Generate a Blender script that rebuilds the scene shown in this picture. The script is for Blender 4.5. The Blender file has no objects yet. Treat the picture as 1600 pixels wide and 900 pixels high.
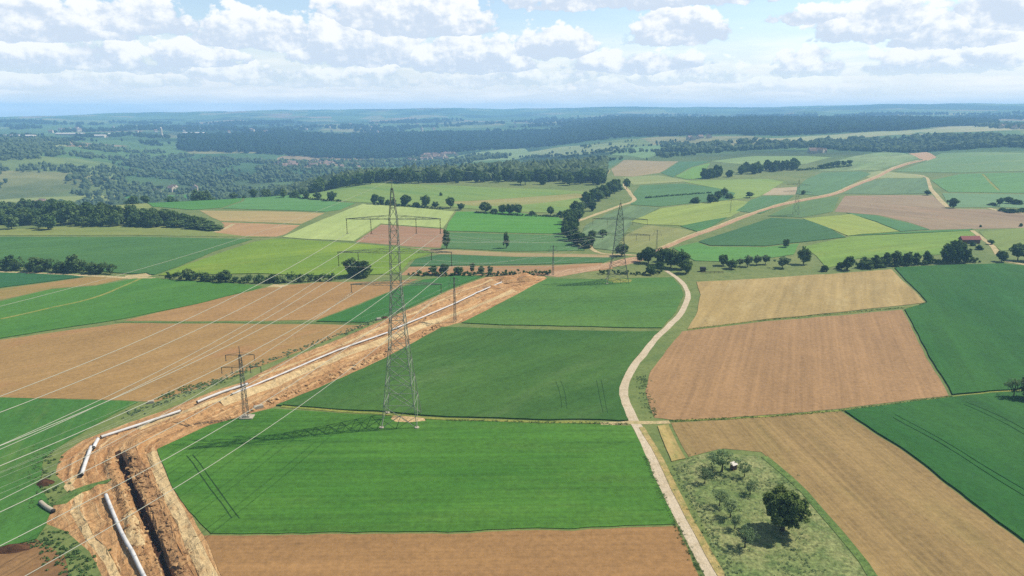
import bpy, bmesh, math, random
import numpy as np
from mathutils import Vector, Matrix, noise
from mathutils.geometry import delaunay_2d_cdt

random.seed(11)
RNG = np.random.default_rng(11)
scene = bpy.context.scene
COL = scene.collection
PI = math.pi

# ------------------------------------------------------------------ camera model
F = 1067.0; YH = 174.0; CH = 80.0
PITCH = math.atan((450 - YH) / F)
CP, SP = math.cos(PITCH), math.sin(PITCH)

def ray(px, py):
    a = (px - 800) / F; b = -(py - 450) / F
    return Vector((a, CP + b * SP, -SP + b * CP))

def az_of(px):
    d = ray(px, YH)
    return math.atan2(d.x, d.y)

# ------------------------------------------------------------------ terrain
# per image column: distance from the viewpoint -> ground height (number) or the picture row seen there
PROF = {
    -350: [(450, 0.), (690, 0.), (900, -45.), (1100, -45.), (1500, 'y', 254), (1900, 'y', 228), (2300, 'y', 219), (2700, 'y', 213), (4000, 'y', 201), (8000, 'y', 190), (14000, 'y', 184), (20000, -40.)],
    0: [(450, 0.), (690, 0.), (900, -45.), (1100, -45.), (1500, 'y', 254), (1900, 'y', 228), (2300, 'y', 219), (2700, 'y', 213), (4000, 'y', 201), (8000, 'y', 190), (14000, 'y', 183), (20000, 20.)],
    300: [(450, 0.), (690, 0.), (880, -42.), (1200, -50.), (1700, 'y', 262), (2100, 'y', 240), (2600, 'y', 215), (3000, 'y', 207), (5000, 'y', 198), (9000, 'y', 187), (14000, 'y', 174), (20000, 20.)],
    600: [(450, 0.), (780, 0.), (1000, -12.), (1300, -44.), (1800, 'y', 259), (2250, 'y', 243), (2800, 'y', 216), (3300, 'y', 206), (5000, 'y', 197), (9000, 'y', 186), (14000, 'y', 170), (20000, 20.)],
    800: [(450, 0.), (780, 0.), (1000, -6.), (1300, -26.), (1700, 'y', 250), (2000, 'y', 240), (2500, 'y', 226), (3000, 'y', 208), (3500, 'y', 197), (6000, 'y', 191), (9000, 'y', 184), (14000, 'y', 170), (20000, 40.)],
    1000: [(450, 0.), (700, 0.), (1300, 'y', 247), (1800, 'y', 227), (2100, 'y', 215), (2700, 'y', 201), (3400, 'y', 188), (4200, 'y', 187), (9000, 'y', 179), (14000, 'y', 166), (20000, 60.)],
    1200: [(450, 0.), (700, 0.), (1300, 'y', 245), (1600, 'y', 229), (1900, 'y', 214), (2100, 'y', 211), (2700, 'y', 195), (3000, 'y', 188), (4000, 'y', 188), (9000, 'y', 177), (14000, 'y', 166), (20000, 60.)],
    1400: [(450, 0.), (700, 0.), (1300, 'y', 247), (1600, 'y', 236), (1900, 'y', 216), (2200, 'y', 207), (2800, 'y', 194), (3200, 'y', 188), (4000, 'y', 186), (9000, 'y', 176), (14000, 'y', 164), (20000, 80.)],
    1600: [(450, 0.), (700, 0.), (1400, 'y', 238), (1800, 'y', 221), (2200, 'y', 203), (2800, 'y', 196), (3500, 'y', 190), (6000, 'y', 182), (10000, 'y', 173), (14000, 'y', 163), (20000, 80.)],
    1950: [(450, 0.), (700, 0.), (1400, 'y', 238), (1800, 'y', 221), (2200, 'y', 203), (2800, 'y', 196), (3500, 'y', 190), (6000, 'y', 182), (10000, 'y', 173), (14000, 'y', 163), (20000, 80.)],
}
LG = np.linspace(math.log(40), math.log(21000), 500)
COLAZ = []; COLZ = []
def near(D): return D if D <= 3400 else 3400 + (D - 3400) * .29
for px in PROF: PROF[px] = [(near(e[0]),) + tuple(e[1:]) for e in PROF[px]]
for px in sorted(PROF):
    xs = [math.log(40), math.log(250)]; zs = [0., 0.]
    for e in PROF[px]:
        xs.append(math.log(e[0]))
        if len(e) == 2: zs.append(e[1])
        else:
            d = ray(px, e[2]); zs.append(CH + e[0] * d.z / math.hypot(d.x, d.y))
    xs = np.array(xs); zs = np.array(zs)
    h = np.diff(xs); dl = np.diff(zs) / h                     # monotone cubic
    m = np.zeros(len(xs)); m[0] = dl[0]; m[-1] = dl[-1]
    for i in range(1, len(xs) - 1):
        if dl[i - 1] * dl[i] > 0:
            w1 = 2 * h[i] + h[i - 1]; w2 = h[i] + 2 * h[i - 1]
            m[i] = (w1 + w2) / (w1 / dl[i - 1] + w2 / dl[i])
    k = np.clip(np.searchsorted(xs, LG) - 1, 0, len(xs) - 2)
    t = (LG - xs[k]) / h[k]
    zz = ((1 + 2 * t) * (1 - t) ** 2 * zs[k] + t * (1 - t) ** 2 * h[k] * m[k] + t * t * (3 - 2 * t) * zs[k + 1] + t * t * (t - 1) * h[k] * m[k + 1])
    COLAZ.append(az_of(px)); COLZ.append(zz)
COLAZ = np.array(COLAZ); COLZ = np.array(COLZ)
LG0, LGS = LG[0], LG[1] - LG[0]
HILL = (az_of(1262), 4700.0)

def sstep(a, b, x):
    t = min(1., max(0., (x - a) / (b - a))); return t * t * (3 - 2 * t)

def H(x, y):
    D = math.hypot(x, y); az = math.atan2(x, y)
    q = (math.log(max(D, 40.)) - LG0) / LGS
    q = min(max(q, 0.), 498.99); k = int(q); f = q - k
    i = int(np.searchsorted(COLAZ, az)) - 1
    if i < 0: z = COLZ[0][k] * (1 - f) + COLZ[0][k + 1] * f
    elif i >= len(COLAZ) - 1: z = COLZ[-1][k] * (1 - f) + COLZ[-1][k + 1] * f
    else:
        t = (az - COLAZ[i]) / (COLAZ[i + 1] - COLAZ[i]); t = t * t * (3 - 2 * t)
        z = (COLZ[i][k] * (1 - f) + COLZ[i][k + 1] * f) * (1 - t) + (COLZ[i + 1][k] * (1 - f) + COLZ[i + 1][k + 1] * f) * t
    a = sstep(120, 700, D)
    z += 1.0 * a * noise.noise((x / 140., y / 140., 3.1))
    b = sstep(900, 1500, D) * (1 - .5 * sstep(0.0, .25, az))
    if b > 0: z += b * (6.5 * noise.noise((x / 330., y / 330., 7.7)) + 3 * noise.noise((x / 120., y / 120., 1.7)))
    c = sstep(3500, 5600, D)
    if c > 0: z += c * (15 * noise.noise((x / 1100., y / 1300., 5.2)) + 9 * noise.noise((x / 420., y / 500., 9.2)) + 4.5 * noise.noise((x / 150., y / 220., 4.2)))
    if D > 3600:
        hx = (az - HILL[0]) / .026; hy = (D - HILL[1]) / 300.
        z += 26 * math.exp(-hx * hx - hy * hy)
    return float(z)

def at(px, py, dmax=20000):
    d = ray(px, py); hd = math.hypot(d.x, d.y); ux, uy = d.x / hd, d.y / hd; s = d.z / hd
    prev = 45.; D = 45.
    while D < dmax:
        if CH + s * D < H(ux * D, uy * D): break
        prev = D; D *= 1.012
    lo, hi = prev, D
    for _ in range(26):
        mid = .5 * (lo + hi)
        if CH + s * mid < H(ux * mid, uy * mid): hi = mid
        else: lo = mid
    return Vector((ux * hi, uy * hi, 0))

def pd(px, D):
    a = az_of(px); return Vector((math.sin(a) * D, math.cos(a) * D, 0))

def mpp(p):                                        # metres per photo pixel at a ground point
    v = Vector((p.x, p.y, H(p.x, p.y) - CH))
    return (v.y * CP - v.z * SP) / F

# ------------------------------------------------------------------ materials
KEXP = 2.05
def lin(c):
    r = []
    for v in c:
        v /= 255.; r.append(v / 12.92 if v <= .04045 else ((v + .055) / 1.055) ** 2.4)
    return r
def alb(c, k=None):
    return tuple(min(.85, v / (k or q)) for v, q in zip(lin(c), (2.0, 2.22, 2.75))) + (1.,)

def newmat(name):
    m = bpy.data.materials.new(name); m.use_nodes = True
    nt = m.node_tree; nt.nodes.clear()
    o = nt.nodes.new('ShaderNodeOutputMaterial'); b = nt.nodes.new('ShaderNodeBsdfPrincipled')
    b.inputs['Roughness'].default_value = .95; b.inputs['Specular IOR Level'].default_value = .1
    nt.links.new(b.outputs[0], o.inputs['Surface'])
    return m, nt, b

class NB:
    """small helper that wires nodes"""
    def __init__(s, nt): s.nt = nt
    def n(s, t, **kw):
        x = s.nt.nodes.new(t)
        for k, v in kw.items(): setattr(x, k, v)
        return x
    def put(s, sock, v):
        if v is None: return
        if hasattr(v, 'is_output'): s.nt.links.new(v, sock)
        else: sock.default_value = v
    def math(s, op, a, b=None, c=None, clamp=False):
        x = s.n('ShaderNodeMath', operation=op, use_clamp=clamp)
        s.put(x.inputs[0], a); s.put(x.inputs[1], b); s.put(x.inputs[2], c)
        return x.outputs[0]
    def vmath(s, op, a, b=None):
        x = s.n('ShaderNodeVectorMath', operation=op); s.put(x.inputs[0], a); s.put(x.inputs[1], b)
        return x.outputs[0]
    def noise(s, vec, scale, detail=3, rough=.55, out=0):
        x = s.n('ShaderNodeTexNoise'); s.put(x.inputs['Vector'], vec)
        x.inputs['Scale'].default_value = scale; x.inputs['Detail'].default_value = detail; x.inputs['Roughness'].default_value = rough
        return x.outputs[out]
    def range(s, v, a, b, c=0., d=1., smooth=False):
        x = s.n('ShaderNodeMapRange', interpolation_type='SMOOTHSTEP' if smooth else 'LINEAR'); s.put(x.inputs[0], v)
        for i, q in enumerate((a, b, c, d)): s.put(x.inputs[i + 1], q)
        return x.outputs[0]
    def mix(s, f, a, b, mode='MIX'):
        x = s.n('ShaderNodeMix', data_type='RGBA', blend_type=mode); s.put(x.inputs[0], f); s.put(x.inputs[6], a); s.put(x.inputs[7], b)
        return x.outputs[2]
    def comb(s, x=0., y=0., z=0.):
        c = s.n('ShaderNodeCombineXYZ'); s.put(c.inputs[0], x); s.put(c.inputs[1], y); s.put(c.inputs[2], z); return c.outputs[0]
    def rotz(s, vec, ang):
        m = s.n('ShaderNodeVectorRotate', rotation_type='Z_AXIS'); s.put(m.inputs['Vector'], vec); m.inputs['Angle'].default_value = ang; return m.outputs[0]
    def scale(s, vec, sc):
        return s.vmath('MULTIPLY', vec, sc)

FM = {}
def field_mat(c1, c2, ang=0., row=1.2, rowamt=.15, patch=28., grain=.5, gs=1.3, c3=None, c3amt=.0):
    """crop or soil: two tones in patches, rows drilled in one direction, fine grain"""
    key = (c1, c2, round(ang, 2), row, rowamt, patch, grain, gs, c3, c3amt)
    if key in FM: return FM[key]
    m, nt, b = newmat('field_soil' if c1[0] > c1[1] else 'field_crop'); N = NB(nt)
    pos = N.n('ShaderNodeNewGeometry').outputs['Position']
    r = N.rotz(pos, ang)
    pa = N.noise(N.scale(r, (1., .35, 1.)), 1 / patch, 5, .62)
    col = N.mix(N.range(pa, .36, .64), alb(c1), alb(c2))
    if c3: 
        pc = N.noise(N.scale(r, (1.2, .3, 1.)), 2.3 / patch, 6, .7)
        col = N.mix(N.math('MULTIPLY', N.range(pc, .52, .68), c3amt), col, alb(c3))
    st = N.noise(N.scale(r, (1 / row, 1 / 60., 0.)), 1., 2, .6)
    st2 = N.noise(N.scale(r, (1 / (row * 6), 1 / 200., 0.)), 1., 2, .6)
    g = N.noise(pos, 1 / gs, 4, .75)
    g2 = N.noise(N.vmath('ADD', pos, (17., 5., 0.)), 1 / (gs * 9), 7, .78)
    v = N.math('ADD', N.math('MULTIPLY', N.math('SUBTRACT', st, .5), rowamt * 3.6), N.math('MULTIPLY', N.math('SUBTRACT', st2, .5), rowamt * 2.))
    v = N.math('ADD', v, N.math('MULTIPLY', N.math('SUBTRACT', g, .5), grain * 2.))
    v = N.math('ADD', v, N.math('MULTIPLY', N.math('SUBTRACT', g2, .5), grain * 1.))
    st3 = N.noise(N.scale(r, (1 / 11., 1 / 260., 0.)), 1., 2, .6)
    v = N.math('ADD', v, N.math('MULTIPLY', N.math('SUBTRACT', st3, .5), .28))
    v = N.math('ADD', v, 1.0)
    col = N.mix(1., col, N.comb(v, v, v), 'MULTIPLY')
    N.put(b.inputs['Base Color'], col)
    bm = N.n('ShaderNodeBump'); bm.inputs['Strength'].default_value = .35; bm.inputs['Distance'].default_value = .3
    N.put(bm.inputs['Height'], N.math('ADD', g, N.math('MULTIPLY', st, .6))); N.put(b.inputs['Normal'], bm.outputs[0])
    FM[key] = m; return m

def grass_mat(name, c1, c2, c3, s1=9., s2=1.6, grain=.3, s0=45.):
    m, nt, b = newmat(name); N = NB(nt)
    pos = N.n('ShaderNodeNewGeometry').outputs['Position']
    a = N.noise(pos, 1 / s1, 5, .65); c = N.noise(pos, 1 / s2, 4, .7); e = N.noise(N.vmath('ADD', pos, (91., 33., 0.)), 1 / s0, 3, .6)
    col = N.mix(N.range(e, .38, .62), alb(c1), alb(c2))
    col = N.mix(N.math('MULTIPLY', N.range(a, .45, .65), .75), col, alb(c3))
    v = N.range(c, .25, .75, 1 - grain * 1.7, 1 + grain * 1.7)
    col = N.mix(1., col, N.comb(v, v, v), 'MULTIPLY'); N.put(b.inputs['Base Color'], col)
    bm = N.n('ShaderNodeBump'); bm.inputs['Strength'].default_value = .5; bm.inputs['Distance'].default_value = .5
    N.put(bm.inputs['Height'], N.math('ADD', a, c)); N.put(b.inputs['Normal'], bm.outputs[0])
    return m

def plain(name, c, rough=.7, spec=.3, metal=0., var=.12, scale=2., k=None):
    m, nt, b = newmat(name); N = NB(nt)
    pos = N.n('ShaderNodeTexCoord').outputs['Object']
    v = N.range(N.noise(pos, scale, 4, .65), .25, .75, 1 - var, 1 + var)
    N.put(b.inputs['Base Color'], N.mix(1., alb(c, k), N.comb(v, v, v), 'MULTIPLY'))
    b.inputs['Roughness'].default_value = rough; b.inputs['Specular IOR Level'].default_value = spec; b.inputs['Metallic'].default_value = metal
    return m

def leaf_mat(name, c1, c2, hue=.5):
    m, nt, b = newmat(name); N = NB(nt)
    oi = N.n('ShaderNodeObjectInfo').outputs['Random']
    pos = N.n('ShaderNodeNewGeometry').outputs['Position']
    pn = N.noise(pos, .22, 3, .6)
    pn2 = N.noise(pos, 1.3, 2, .6)
    f = N.math('ADD', N.math('MULTIPLY', oi, .55), N.math('MULTIPLY', N.range(pn, .3, .7), .45))
    col = N.mix(f, c1 + (1.,), c2 + (1.,))
    v = N.range(pn2, .25, .75, .7, 1.3); col = N.mix(1., col, N.comb(v, v, v), 'MULTIPLY')
    nt.nodes.remove(b)
    d = N.n('ShaderNodeBsdfDiffuse'); t = N.n('ShaderNodeBsdfTranslucent'); mx = N.n('ShaderNodeMixShader'); mx.inputs[0].default_value = .22
    N.put(d.inputs[0], col); N.put(t.inputs[0], N.mix(1., col, (1.1, 1.25, .55, 1), 'MULTIPLY'))
    nt.links.new(d.outputs[0], mx.inputs[1]); nt.links.new(t.outputs[0], mx.inputs[2])
    out = [n for n in nt.nodes if n.type == 'OUTPUT_MATERIAL'][0]; nt.links.new(mx.outputs[0], out.inputs[0])
    return m

LEAF = leaf_mat('leaves_dark', (.034, .070, .020), (.100, .142, .038))
LEAFB = leaf_mat('leaves_big_tree', (.055, .094, .026), (.135, .165, .046))
LEAF2 = leaf_mat('leaves_mid', (.060, .108, .030), (.115, .160, .050))
LEAF3 = leaf_mat('leaves_pale', (.10, .15, .065), (.16, .20, .095))
FARLEAF = leaf_mat('leaves_far', (.010, .026, .012), (.026, .048, .017))
FARLEAF2 = leaf_mat('leaves_scrub', (.036, .068, .030), (.100, .128, .055))
BARK = plain('bark', (92, 78, 64), .9, .1, 0, .3, 3.)
STEEL = plain('galvanised_steel', (166, 178, 166), .55, .4, .0, .15, .6)
STEELD = plain('dark_weathered_steel', (112, 120, 116), .6, .3, .0, .2, .8)
WIRE = plain('aluminium_wire', (178, 176, 152), .5, .4, 0, .03, .1, 1.6)
INSUL = plain('insulator_glaze', (104, 98, 90), .35, .5)
CONC = plain('concrete', (205, 200, 188), .9, .2, 0, .15, 1.)
PIPE = plain('pipe_coating', (226, 221, 210), .6, .25, 0, .2, .3, 1.85)
PIPEEND = plain('pipe_inside', (60, 58, 56), .8, .2)
ROOFR = plain('red_roof', (172, 100, 96), .8, .2, 0, .15, .6)
ROOFT = plain('tile_roof', (150, 130, 122), .85, .2, 0, .15, .3)
ROOFW = plain('sheet_roof', (240, 238, 236), .6, .3)
WALLW = plain('render_wall', (232, 224, 210), .9, .2)
WALLB = plain('timber_wall', (134, 92, 74), .9, .2, 0, .2, 3.)
RUBBER = plain('rubber', (40, 40, 42), .8, .2)
REDP = plain('machine_paint', (70, 52, 52), .5, .4)
PANE = plain('window_glass', (60, 70, 84), .15, .6)

# ------------------------------------------------------------------ object helpers
def tag(o, label=None, cat=None, group=None, kind=None):
    if label: o['label'] = label
    if cat: o['category'] = cat
    if group: o['group'] = group
    if kind: o['kind'] = kind
    return o
def link(o, parent=None):
    COL.objects.link(o)
    if parent: o.parent = parent
    return o
def mesh_np(name, V, faces, mats, smooth=False, mi=None):
    me = bpy.data.meshes.new(name); me.from_pydata(V, [], faces)
    for m in mats: me.materials.append(m)
    if mi is not None: me.polygons.foreach_set('material_index', mi)
    if smooth: me.polygons.foreach_set('use_smooth', [True] * len(me.polygons))
    me.update(); return me
def obj(name, me, parent=None):
    return link(bpy.data.objects.new(name, me), parent)
def empty(name, loc, rz=0., sc=(1, 1, 1)):
    o = bpy.data.objects.new(name, None); link(o); o.location = loc; o.rotation_euler = (0, 0, rz); o.scale = sc; o.empty_display_size = .5
    return o

class MB:
    """collects boxes, bars and tubes into one mesh"""
    def __init__(s): s.V = []; s.F = []; s.M = []
    def add(s, V, Fs, mi=0):
        k = len(s.V); s.V += [tuple(v) for v in V]; s.F += [tuple(i + k for i in f) for f in Fs]; s.M += [mi] * len(Fs)
    def box(s, c, d, mi=0, rz=0.):
        c = Vector(c); R = Matrix.Rotation(rz, 3, 'Z'); x, y, z = d[0] / 2, d[1] / 2, d[2] / 2
        V = [c + R @ Vector((a * x, b * y, e * z)) for e in (-1, 1) for a, b in ((-1, -1), (1, -1), (1, 1), (-1, 1))]
        s.add(V, [(3, 2, 1, 0), (4, 5, 6, 7), (0, 1, 5, 4), (1, 2, 6, 5), (2, 3, 7, 6), (3, 0, 4, 7)], mi)
    def bar(s, a, b, w, mi=0, n=4):
        s.tube([a, b], [w / 2] * 2, n, mi)
    def tube(s, pts, rad, n=6, mi=0, caps=True):
        pts = [Vector(p) for p in pts]; V = []
        for i, p in enumerate(pts):
            t = (pts[min(i + 1, len(pts) - 1)] - pts[max(i - 1, 0)]).normalized()
            u = t.cross(Vector((0, 0, 1)) if abs(t.z) < .9 else Vector((1, 0, 0))).normalized(); w = u.cross(t)
            for k in range(n):
                a = 2 * PI * (k + .5) / n; V.append(p + (u * math.cos(a) + w * math.sin(a)) * rad[i])
        Fs = [(i * n + k, i * n + (k + 1) % n, (i + 1) * n + (k + 1) % n, (i + 1) * n + k) for i in range(len(pts) - 1) for k in range(n)]
        if caps: Fs += [tuple(range(n))[::-1], tuple(range((len(pts) - 1) * n, len(pts) * n))]
        s.add(V, Fs, mi)
    def mesh(s, name, mats, smooth=False): return mesh_np(name, s.V, s.F, mats, smooth, s.M)
    def build(s, name, mats, parent=None, smooth=False):
        if not isinstance(mats, (list, tuple)): mats = [mats]
        return obj(name, s.mesh(name, mats, smooth), parent)

# ------------------------------------------------------------------ fields, roads and dirt: everything that lies on the ground
POLYS = []       # dict: name, label, cat, pts (world), mat, h
def rowang(p, q):
    a, b = at(*p), at(*q); d = b - a
    return PI / 2 - math.atan2(d.y, d.x)      # rotation that brings the row direction onto +Y
def field(label, pts, c1, c2, rows, h=.3, name='field', cat='field', **kw):
    w = [at(*p) for p in pts]
    m = field_mat(c1, c2, rowang(*rows), **kw)
    POLYS.append(dict(name=name, label=label, cat=cat, pts=w, mat=m, h=h))
def patch(name, label, cat, pts, mat, h=0.02):
    POLYS.append(dict(name=name, label=label, cat=cat, pts=[at(*p) for p in pts], mat=mat, h=h))
def smooth_line(P, step=4.):
    out = []
    for i in range(len(P) - 1):
        p0 = P[max(i - 1, 0)]; p1 = P[i]; p2 = P[i + 1]; p3 = P[min(i + 2, len(P) - 1)]
        n = max(2, int((p2 - p1).length / step))
        for k in range(n):
            t = k / n
            out.append(.5 * ((2 * p1) + (p2 - p0) * t + (2 * p0 - 5 * p1 + 4 * p2 - p3) * t * t + (3 * p1 - p0 - 3 * p2 + p3) * t ** 3))
    out.append(P[-1]); return out
def strip(name, label, cat, pts, width, mat, h=0.03, step=5.):
    L = smooth_line([at(*p) for p in pts], step); A = []; B = []
    for i, p in enumerate(L):
        t = (L[min(i + 1, len(L) - 1)] - L[max(i - 1, 0)]).normalized(); n = Vector((-t.y, t.x, 0))
        w = (width if not isinstance(width, (list, tuple)) else width[0] + (width[1] - width[0]) * i / (len(L) - 1)) / 2
        w *= 1 + .12 * noise.noise(p * .13)
        A.append(p + n * w); B.append(p - n * w)
    POLYS.append(dict(name=name, label=label, cat=cat, pts=A + B[::-1], mat=mat, h=h, fine=True))

GREEN_A = ((74, 130, 48), (90, 142, 56)); GREEN_B = ((66, 112, 52), (84, 126, 58)); GREEN_C = ((84, 132, 66), (100, 144, 70))
GREEN_D = ((48, 106, 46), (66, 120, 54)); TAN = ((182, 150, 106), (172, 140, 98)); BROWN = ((182, 149, 111), (170, 139, 103))
PALE = ((192, 172, 122), (180, 160, 110)); LIME = ((134, 168, 62), (120, 156, 58)); MEADOW = ((140, 158, 84), (120, 148, 72))

# -- foreground, left of the road
field('bright green crop field in front of the large pylon', [(225, 700), (330, 664), (425, 639), (590, 650), (700, 658), (985, 666), (1012, 717), (1040, 780), (1053, 820), (700, 831), (330, 835), (285, 790)], *GREEN_A, ((500, 760), (900, 755)), .16, row=1.3, rowamt=.2, patch=26., grain=.55, c3=(104, 146, 66), c3amt=.4)
field('brown ploughed field along the bottom edge below the bright green crop', [(300, 838), (700, 834), (1055, 823), (1075, 860), (1094, 903), (1102, 985), (360, 985)], (176, 140, 96), (166, 132, 92), ((500, 860), (900, 855)), .06, row=.8, rowamt=.12)
field('dark green crop field behind the large pylon', [(425, 634), (500, 607), (600, 562), (690, 512), (800, 515), (900, 518), (1032, 519), (1010, 548), (985, 582), (968, 606), (972, 632), (983, 658), (860, 657), (700, 652), (590, 644)], *GREEN_B, ((700, 600), (900, 540)), .4, row=1.8, rowamt=.10, patch=45., c3=(104, 140, 80), c3amt=.6)
field('green crop field between the pipeline and the road, under the second pylon', [(722, 505), (800, 465), (855, 436), (935, 437), (1050, 434), (1064, 448), (1069, 462), (1055, 487), (1033, 513), (900, 511), (780, 508)], *GREEN_C, ((800, 490), (1040, 480)), .35, row=1.8, rowamt=.10, patch=40., c3=(92, 140, 60), c3amt=.5)
# -- right of the road
field('light straw field with wheel lines right of the road bend', [(1088, 441), (1180, 436), (1300, 428), (1392, 421), (1420, 447), (1443, 473), (1400, 479), (1200, 499), (1075, 515), (1090, 487), (1096, 462)], *PALE, ((1190, 495), (1215, 440)), .2, row=2.6, rowamt=.16, c3=(206, 192, 148), c3amt=.5)
field('reddish brown ploughed field right of the road', [(1066, 518), (1200, 502), (1320, 492), (1410, 484), (1440, 545), (1482, 618), (1300, 640), (1180, 650), (1060, 657), (1022, 653), (1007, 612), (1018, 580), (1040, 548)], *BROWN, ((1200, 630), (1215, 510)), .06, row=1.3, rowamt=.15, patch=45.)
field('deep green crop field at the right edge beyond the brown plough land', [(1397, 419), (1500, 414), (1565, 412), (1640, 420), (1700, 425), (1700, 600), (1600, 607), (1575, 610), (1488, 617), (1445, 545), (1414, 484), (1447, 473), (1424, 446)], *GREEN_D, ((1440, 510), (1500, 610)), .45, row=1.8, rowamt=.10, patch=50., c3=(66, 128, 66), c3amt=.5)
field('deep green crop field with tractor lines at the lower right edge', [(1318, 643), (1400, 633), (1490, 621), (1570, 614), (1700, 606), (1700, 925), (1600, 847), (1500, 770), (1400, 696)], *GREEN_D, ((1400, 650), (1600, 775)), .42, row=1.8, rowamt=.10, patch=45., c3=(62, 112, 60), c3amt=.6)
field('tan drilled field running diagonally at the lower right', [(1048, 661), (1180, 653), (1312, 643), (1400, 699), (1500, 774), (1600, 851), (1700, 932), (1760, 985), (1430, 985), (1366, 900), (1332, 850), (1258, 766), (1192, 706), (1130, 701), (1076, 714)], (172, 148, 104), (160, 139, 96), ((1240, 700), (1420, 880)), .06, row=.9, rowamt=.2, c3=(160, 148, 96), c3amt=.45)
field('small strip of dry yellow grass beside the road junction', [(1026, 667), (1044, 664), (1071, 717), (1048, 722)], (196, 178, 122), (178, 166, 106), ((1030, 670), (1055, 720)), .2, row=1., rowamt=.15, patch=5., c3=(128, 146, 84), c3amt=.6)
MEADOWM = grass_mat('rough_grass', (160, 168, 118), (130, 152, 96), (92, 122, 70), 2.6, .8, .42, 12.)
patch('meadow', 'rough pale grass plot with fruit trees beside the road', 'meadow', [(1052, 726), (1100, 709), (1190, 711), (1253, 769), (1328, 855), (1358, 900), (1405, 985), (1166, 985), (1134, 900), (1095, 812)], MEADOWM, .0)
VERGE = grass_mat('verge_grass', (104, 136, 74), (122, 150, 84), (84, 120, 62), 3., .8, .3, 12.)
strip('verge', 'strip of long green grass along the right border of the fruit tree plot', 'verge', [(1196, 713), (1258, 770), (1333, 857), (1362, 900), (1412, 985)], 1.7, VERGE, .08)
# -- left
field('large tan field left of the dirt strip', [(-80, 552), (0, 531), (190, 505), (350, 506), (574, 508), (530, 524), (440, 560), (330, 600), (245, 628), (215, 627), (100, 623), (-80, 620)], (182, 152, 104), (172, 142, 94), ((100, 600), (500, 515)), .06, row=1.2, rowamt=.1, patch=60., c3=(180, 132, 100), c3amt=.5)
field('narrow tan field between green crop and the large tan field', [(192, 501), (330, 469), (432, 446), (505, 441), (600, 440), (652, 436), (615, 453), (496, 500), (350, 502)], (184, 150, 104), (174, 142, 96), ((300, 490), (600, 445)), .06, row=1.2, rowamt=.1, patch=50.)
field('green triangular crop field beside the dirt strip', [(494, 503), (560, 478), (615, 455), (660, 438), (712, 432), (752, 433), (700, 453), (612, 492), (577, 504)], (62, 122, 58), (74, 132, 62), ((520, 500), (700, 440)), .35, row=1.5, rowamt=.1)
field('green crop field left, below the long hedge', [(-80, 492), (0, 472), (80, 453), (150, 448), (222, 434), (270, 438), (400, 446), (410, 449), (322, 472), (190, 499), (0, 529), (-80, 548)], (80, 136, 58), (92, 144, 62), ((100, 500), (350, 455)), .35, row=1.6, rowamt=.1, patch=45.)
field('small tan field at the left edge with a green tongue', [(-80, 458), (0, 452), (135, 433), (206, 433), (150, 446), (80, 451), (0, 469), (-80, 484)], (176, 148, 98), (160, 146, 88), ((20, 460), (180, 437)), .06, row=1.2, rowamt=.12, c3=(112, 140, 70), c3amt=.8)
field('small dark green crop strip at the left edge under the hedge', [(-80, 424), (0, 426), (112, 431), (130, 433), (0, 450), (-80, 456)], (60, 122, 66), (62, 116, 76), ((10, 440), (120, 432)), .35)
field('dark green crop field in front of the wood on the left', [(-80, 371), (0, 371), (200, 371), (395, 374), (335, 393), (275, 418), (240, 430), (180, 427), (100, 420), (-80, 412)], (76, 124, 66), (92, 138, 74), ((50, 400), (300, 380)), .4, row=2., rowamt=.1, patch=70.)
field('yellow green crop field behind the hedge with the round tree', [(246, 431), (292, 414), (398, 378), (432, 373), (540, 380), (648, 389), (690, 391), (640, 408), (622, 428), (520, 432), (400, 428)], *LIME, ((300, 425), (600, 395)), .35, row=2., rowamt=.12, patch=60., c3=(160, 178, 74), c3amt=.5)
field('dry meadow strip along the front of the wood', [(-80, 368), (-80, 358), (40, 358), (130, 353), (250, 354), (330, 363), (420, 371), (200, 368)], (132, 154, 88), (150, 162, 92), ((50, 362), (300, 360)), .2, patch=25.)
field('reddish tan field behind the tip of the wood', [(336, 363), (352, 352), (345, 347), (400, 349), (468, 352), (445, 366), (430, 370), (380, 369)], (198, 164, 124), (188, 154, 114), ((350, 365), (440, 355)), .06, patch=50.)
field('straw coloured field above the reddish tan field', [(312, 329), (420, 330), (507, 333), (470, 350), (400, 347), (343, 345), (330, 340)], (182, 170, 118), (192, 172, 124), ((320, 340), (480, 338)), .1, patch=50.)
field('blue green crop field above the straw coloured field', [(348, 326), (380, 315), (415, 307), (480, 312), (554, 318), (530, 328), (508, 331), (420, 328)], (98, 154, 88), (108, 160, 96), ((360, 322), (540, 320)), .3, patch=60.)
field('green crop field on the crest behind the wood', [(180, 315), (200, 306), (300, 304), (412, 305), (376, 314), (345, 325), (300, 328), (240, 323)], (86, 148, 66), (94, 152, 74), ((200, 312), (400, 308)), .3, patch=60.)
field('dry meadow on the crest behind the wood at the left edge', [(-80, 322), (0, 312), (100, 307), (196, 305), (178, 316), (240, 325), (100, 330), (-80, 340)], (160, 172, 104), (140, 160, 92), ((0, 315), (180, 308)), .15, patch=60.)
field('pale yellow green field in the middle distance', [(440, 371), (500, 345), (566, 319), (640, 324), (708, 331), (700, 345), (692, 357), (594, 350), (552, 377), (480, 374)], (186, 206, 136), (172, 196, 122), ((460, 368), (560, 322)), .3, row=3., rowamt=.1, patch=60.)
field('reddish brown field under the crossarm of the large pylon', [(556, 378), (596, 351), (692, 358), (696, 362), (688, 387), (640, 385)], (182, 148, 122), (172, 138, 112), ((570, 375), (680, 372)), .06, patch=50.)
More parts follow.
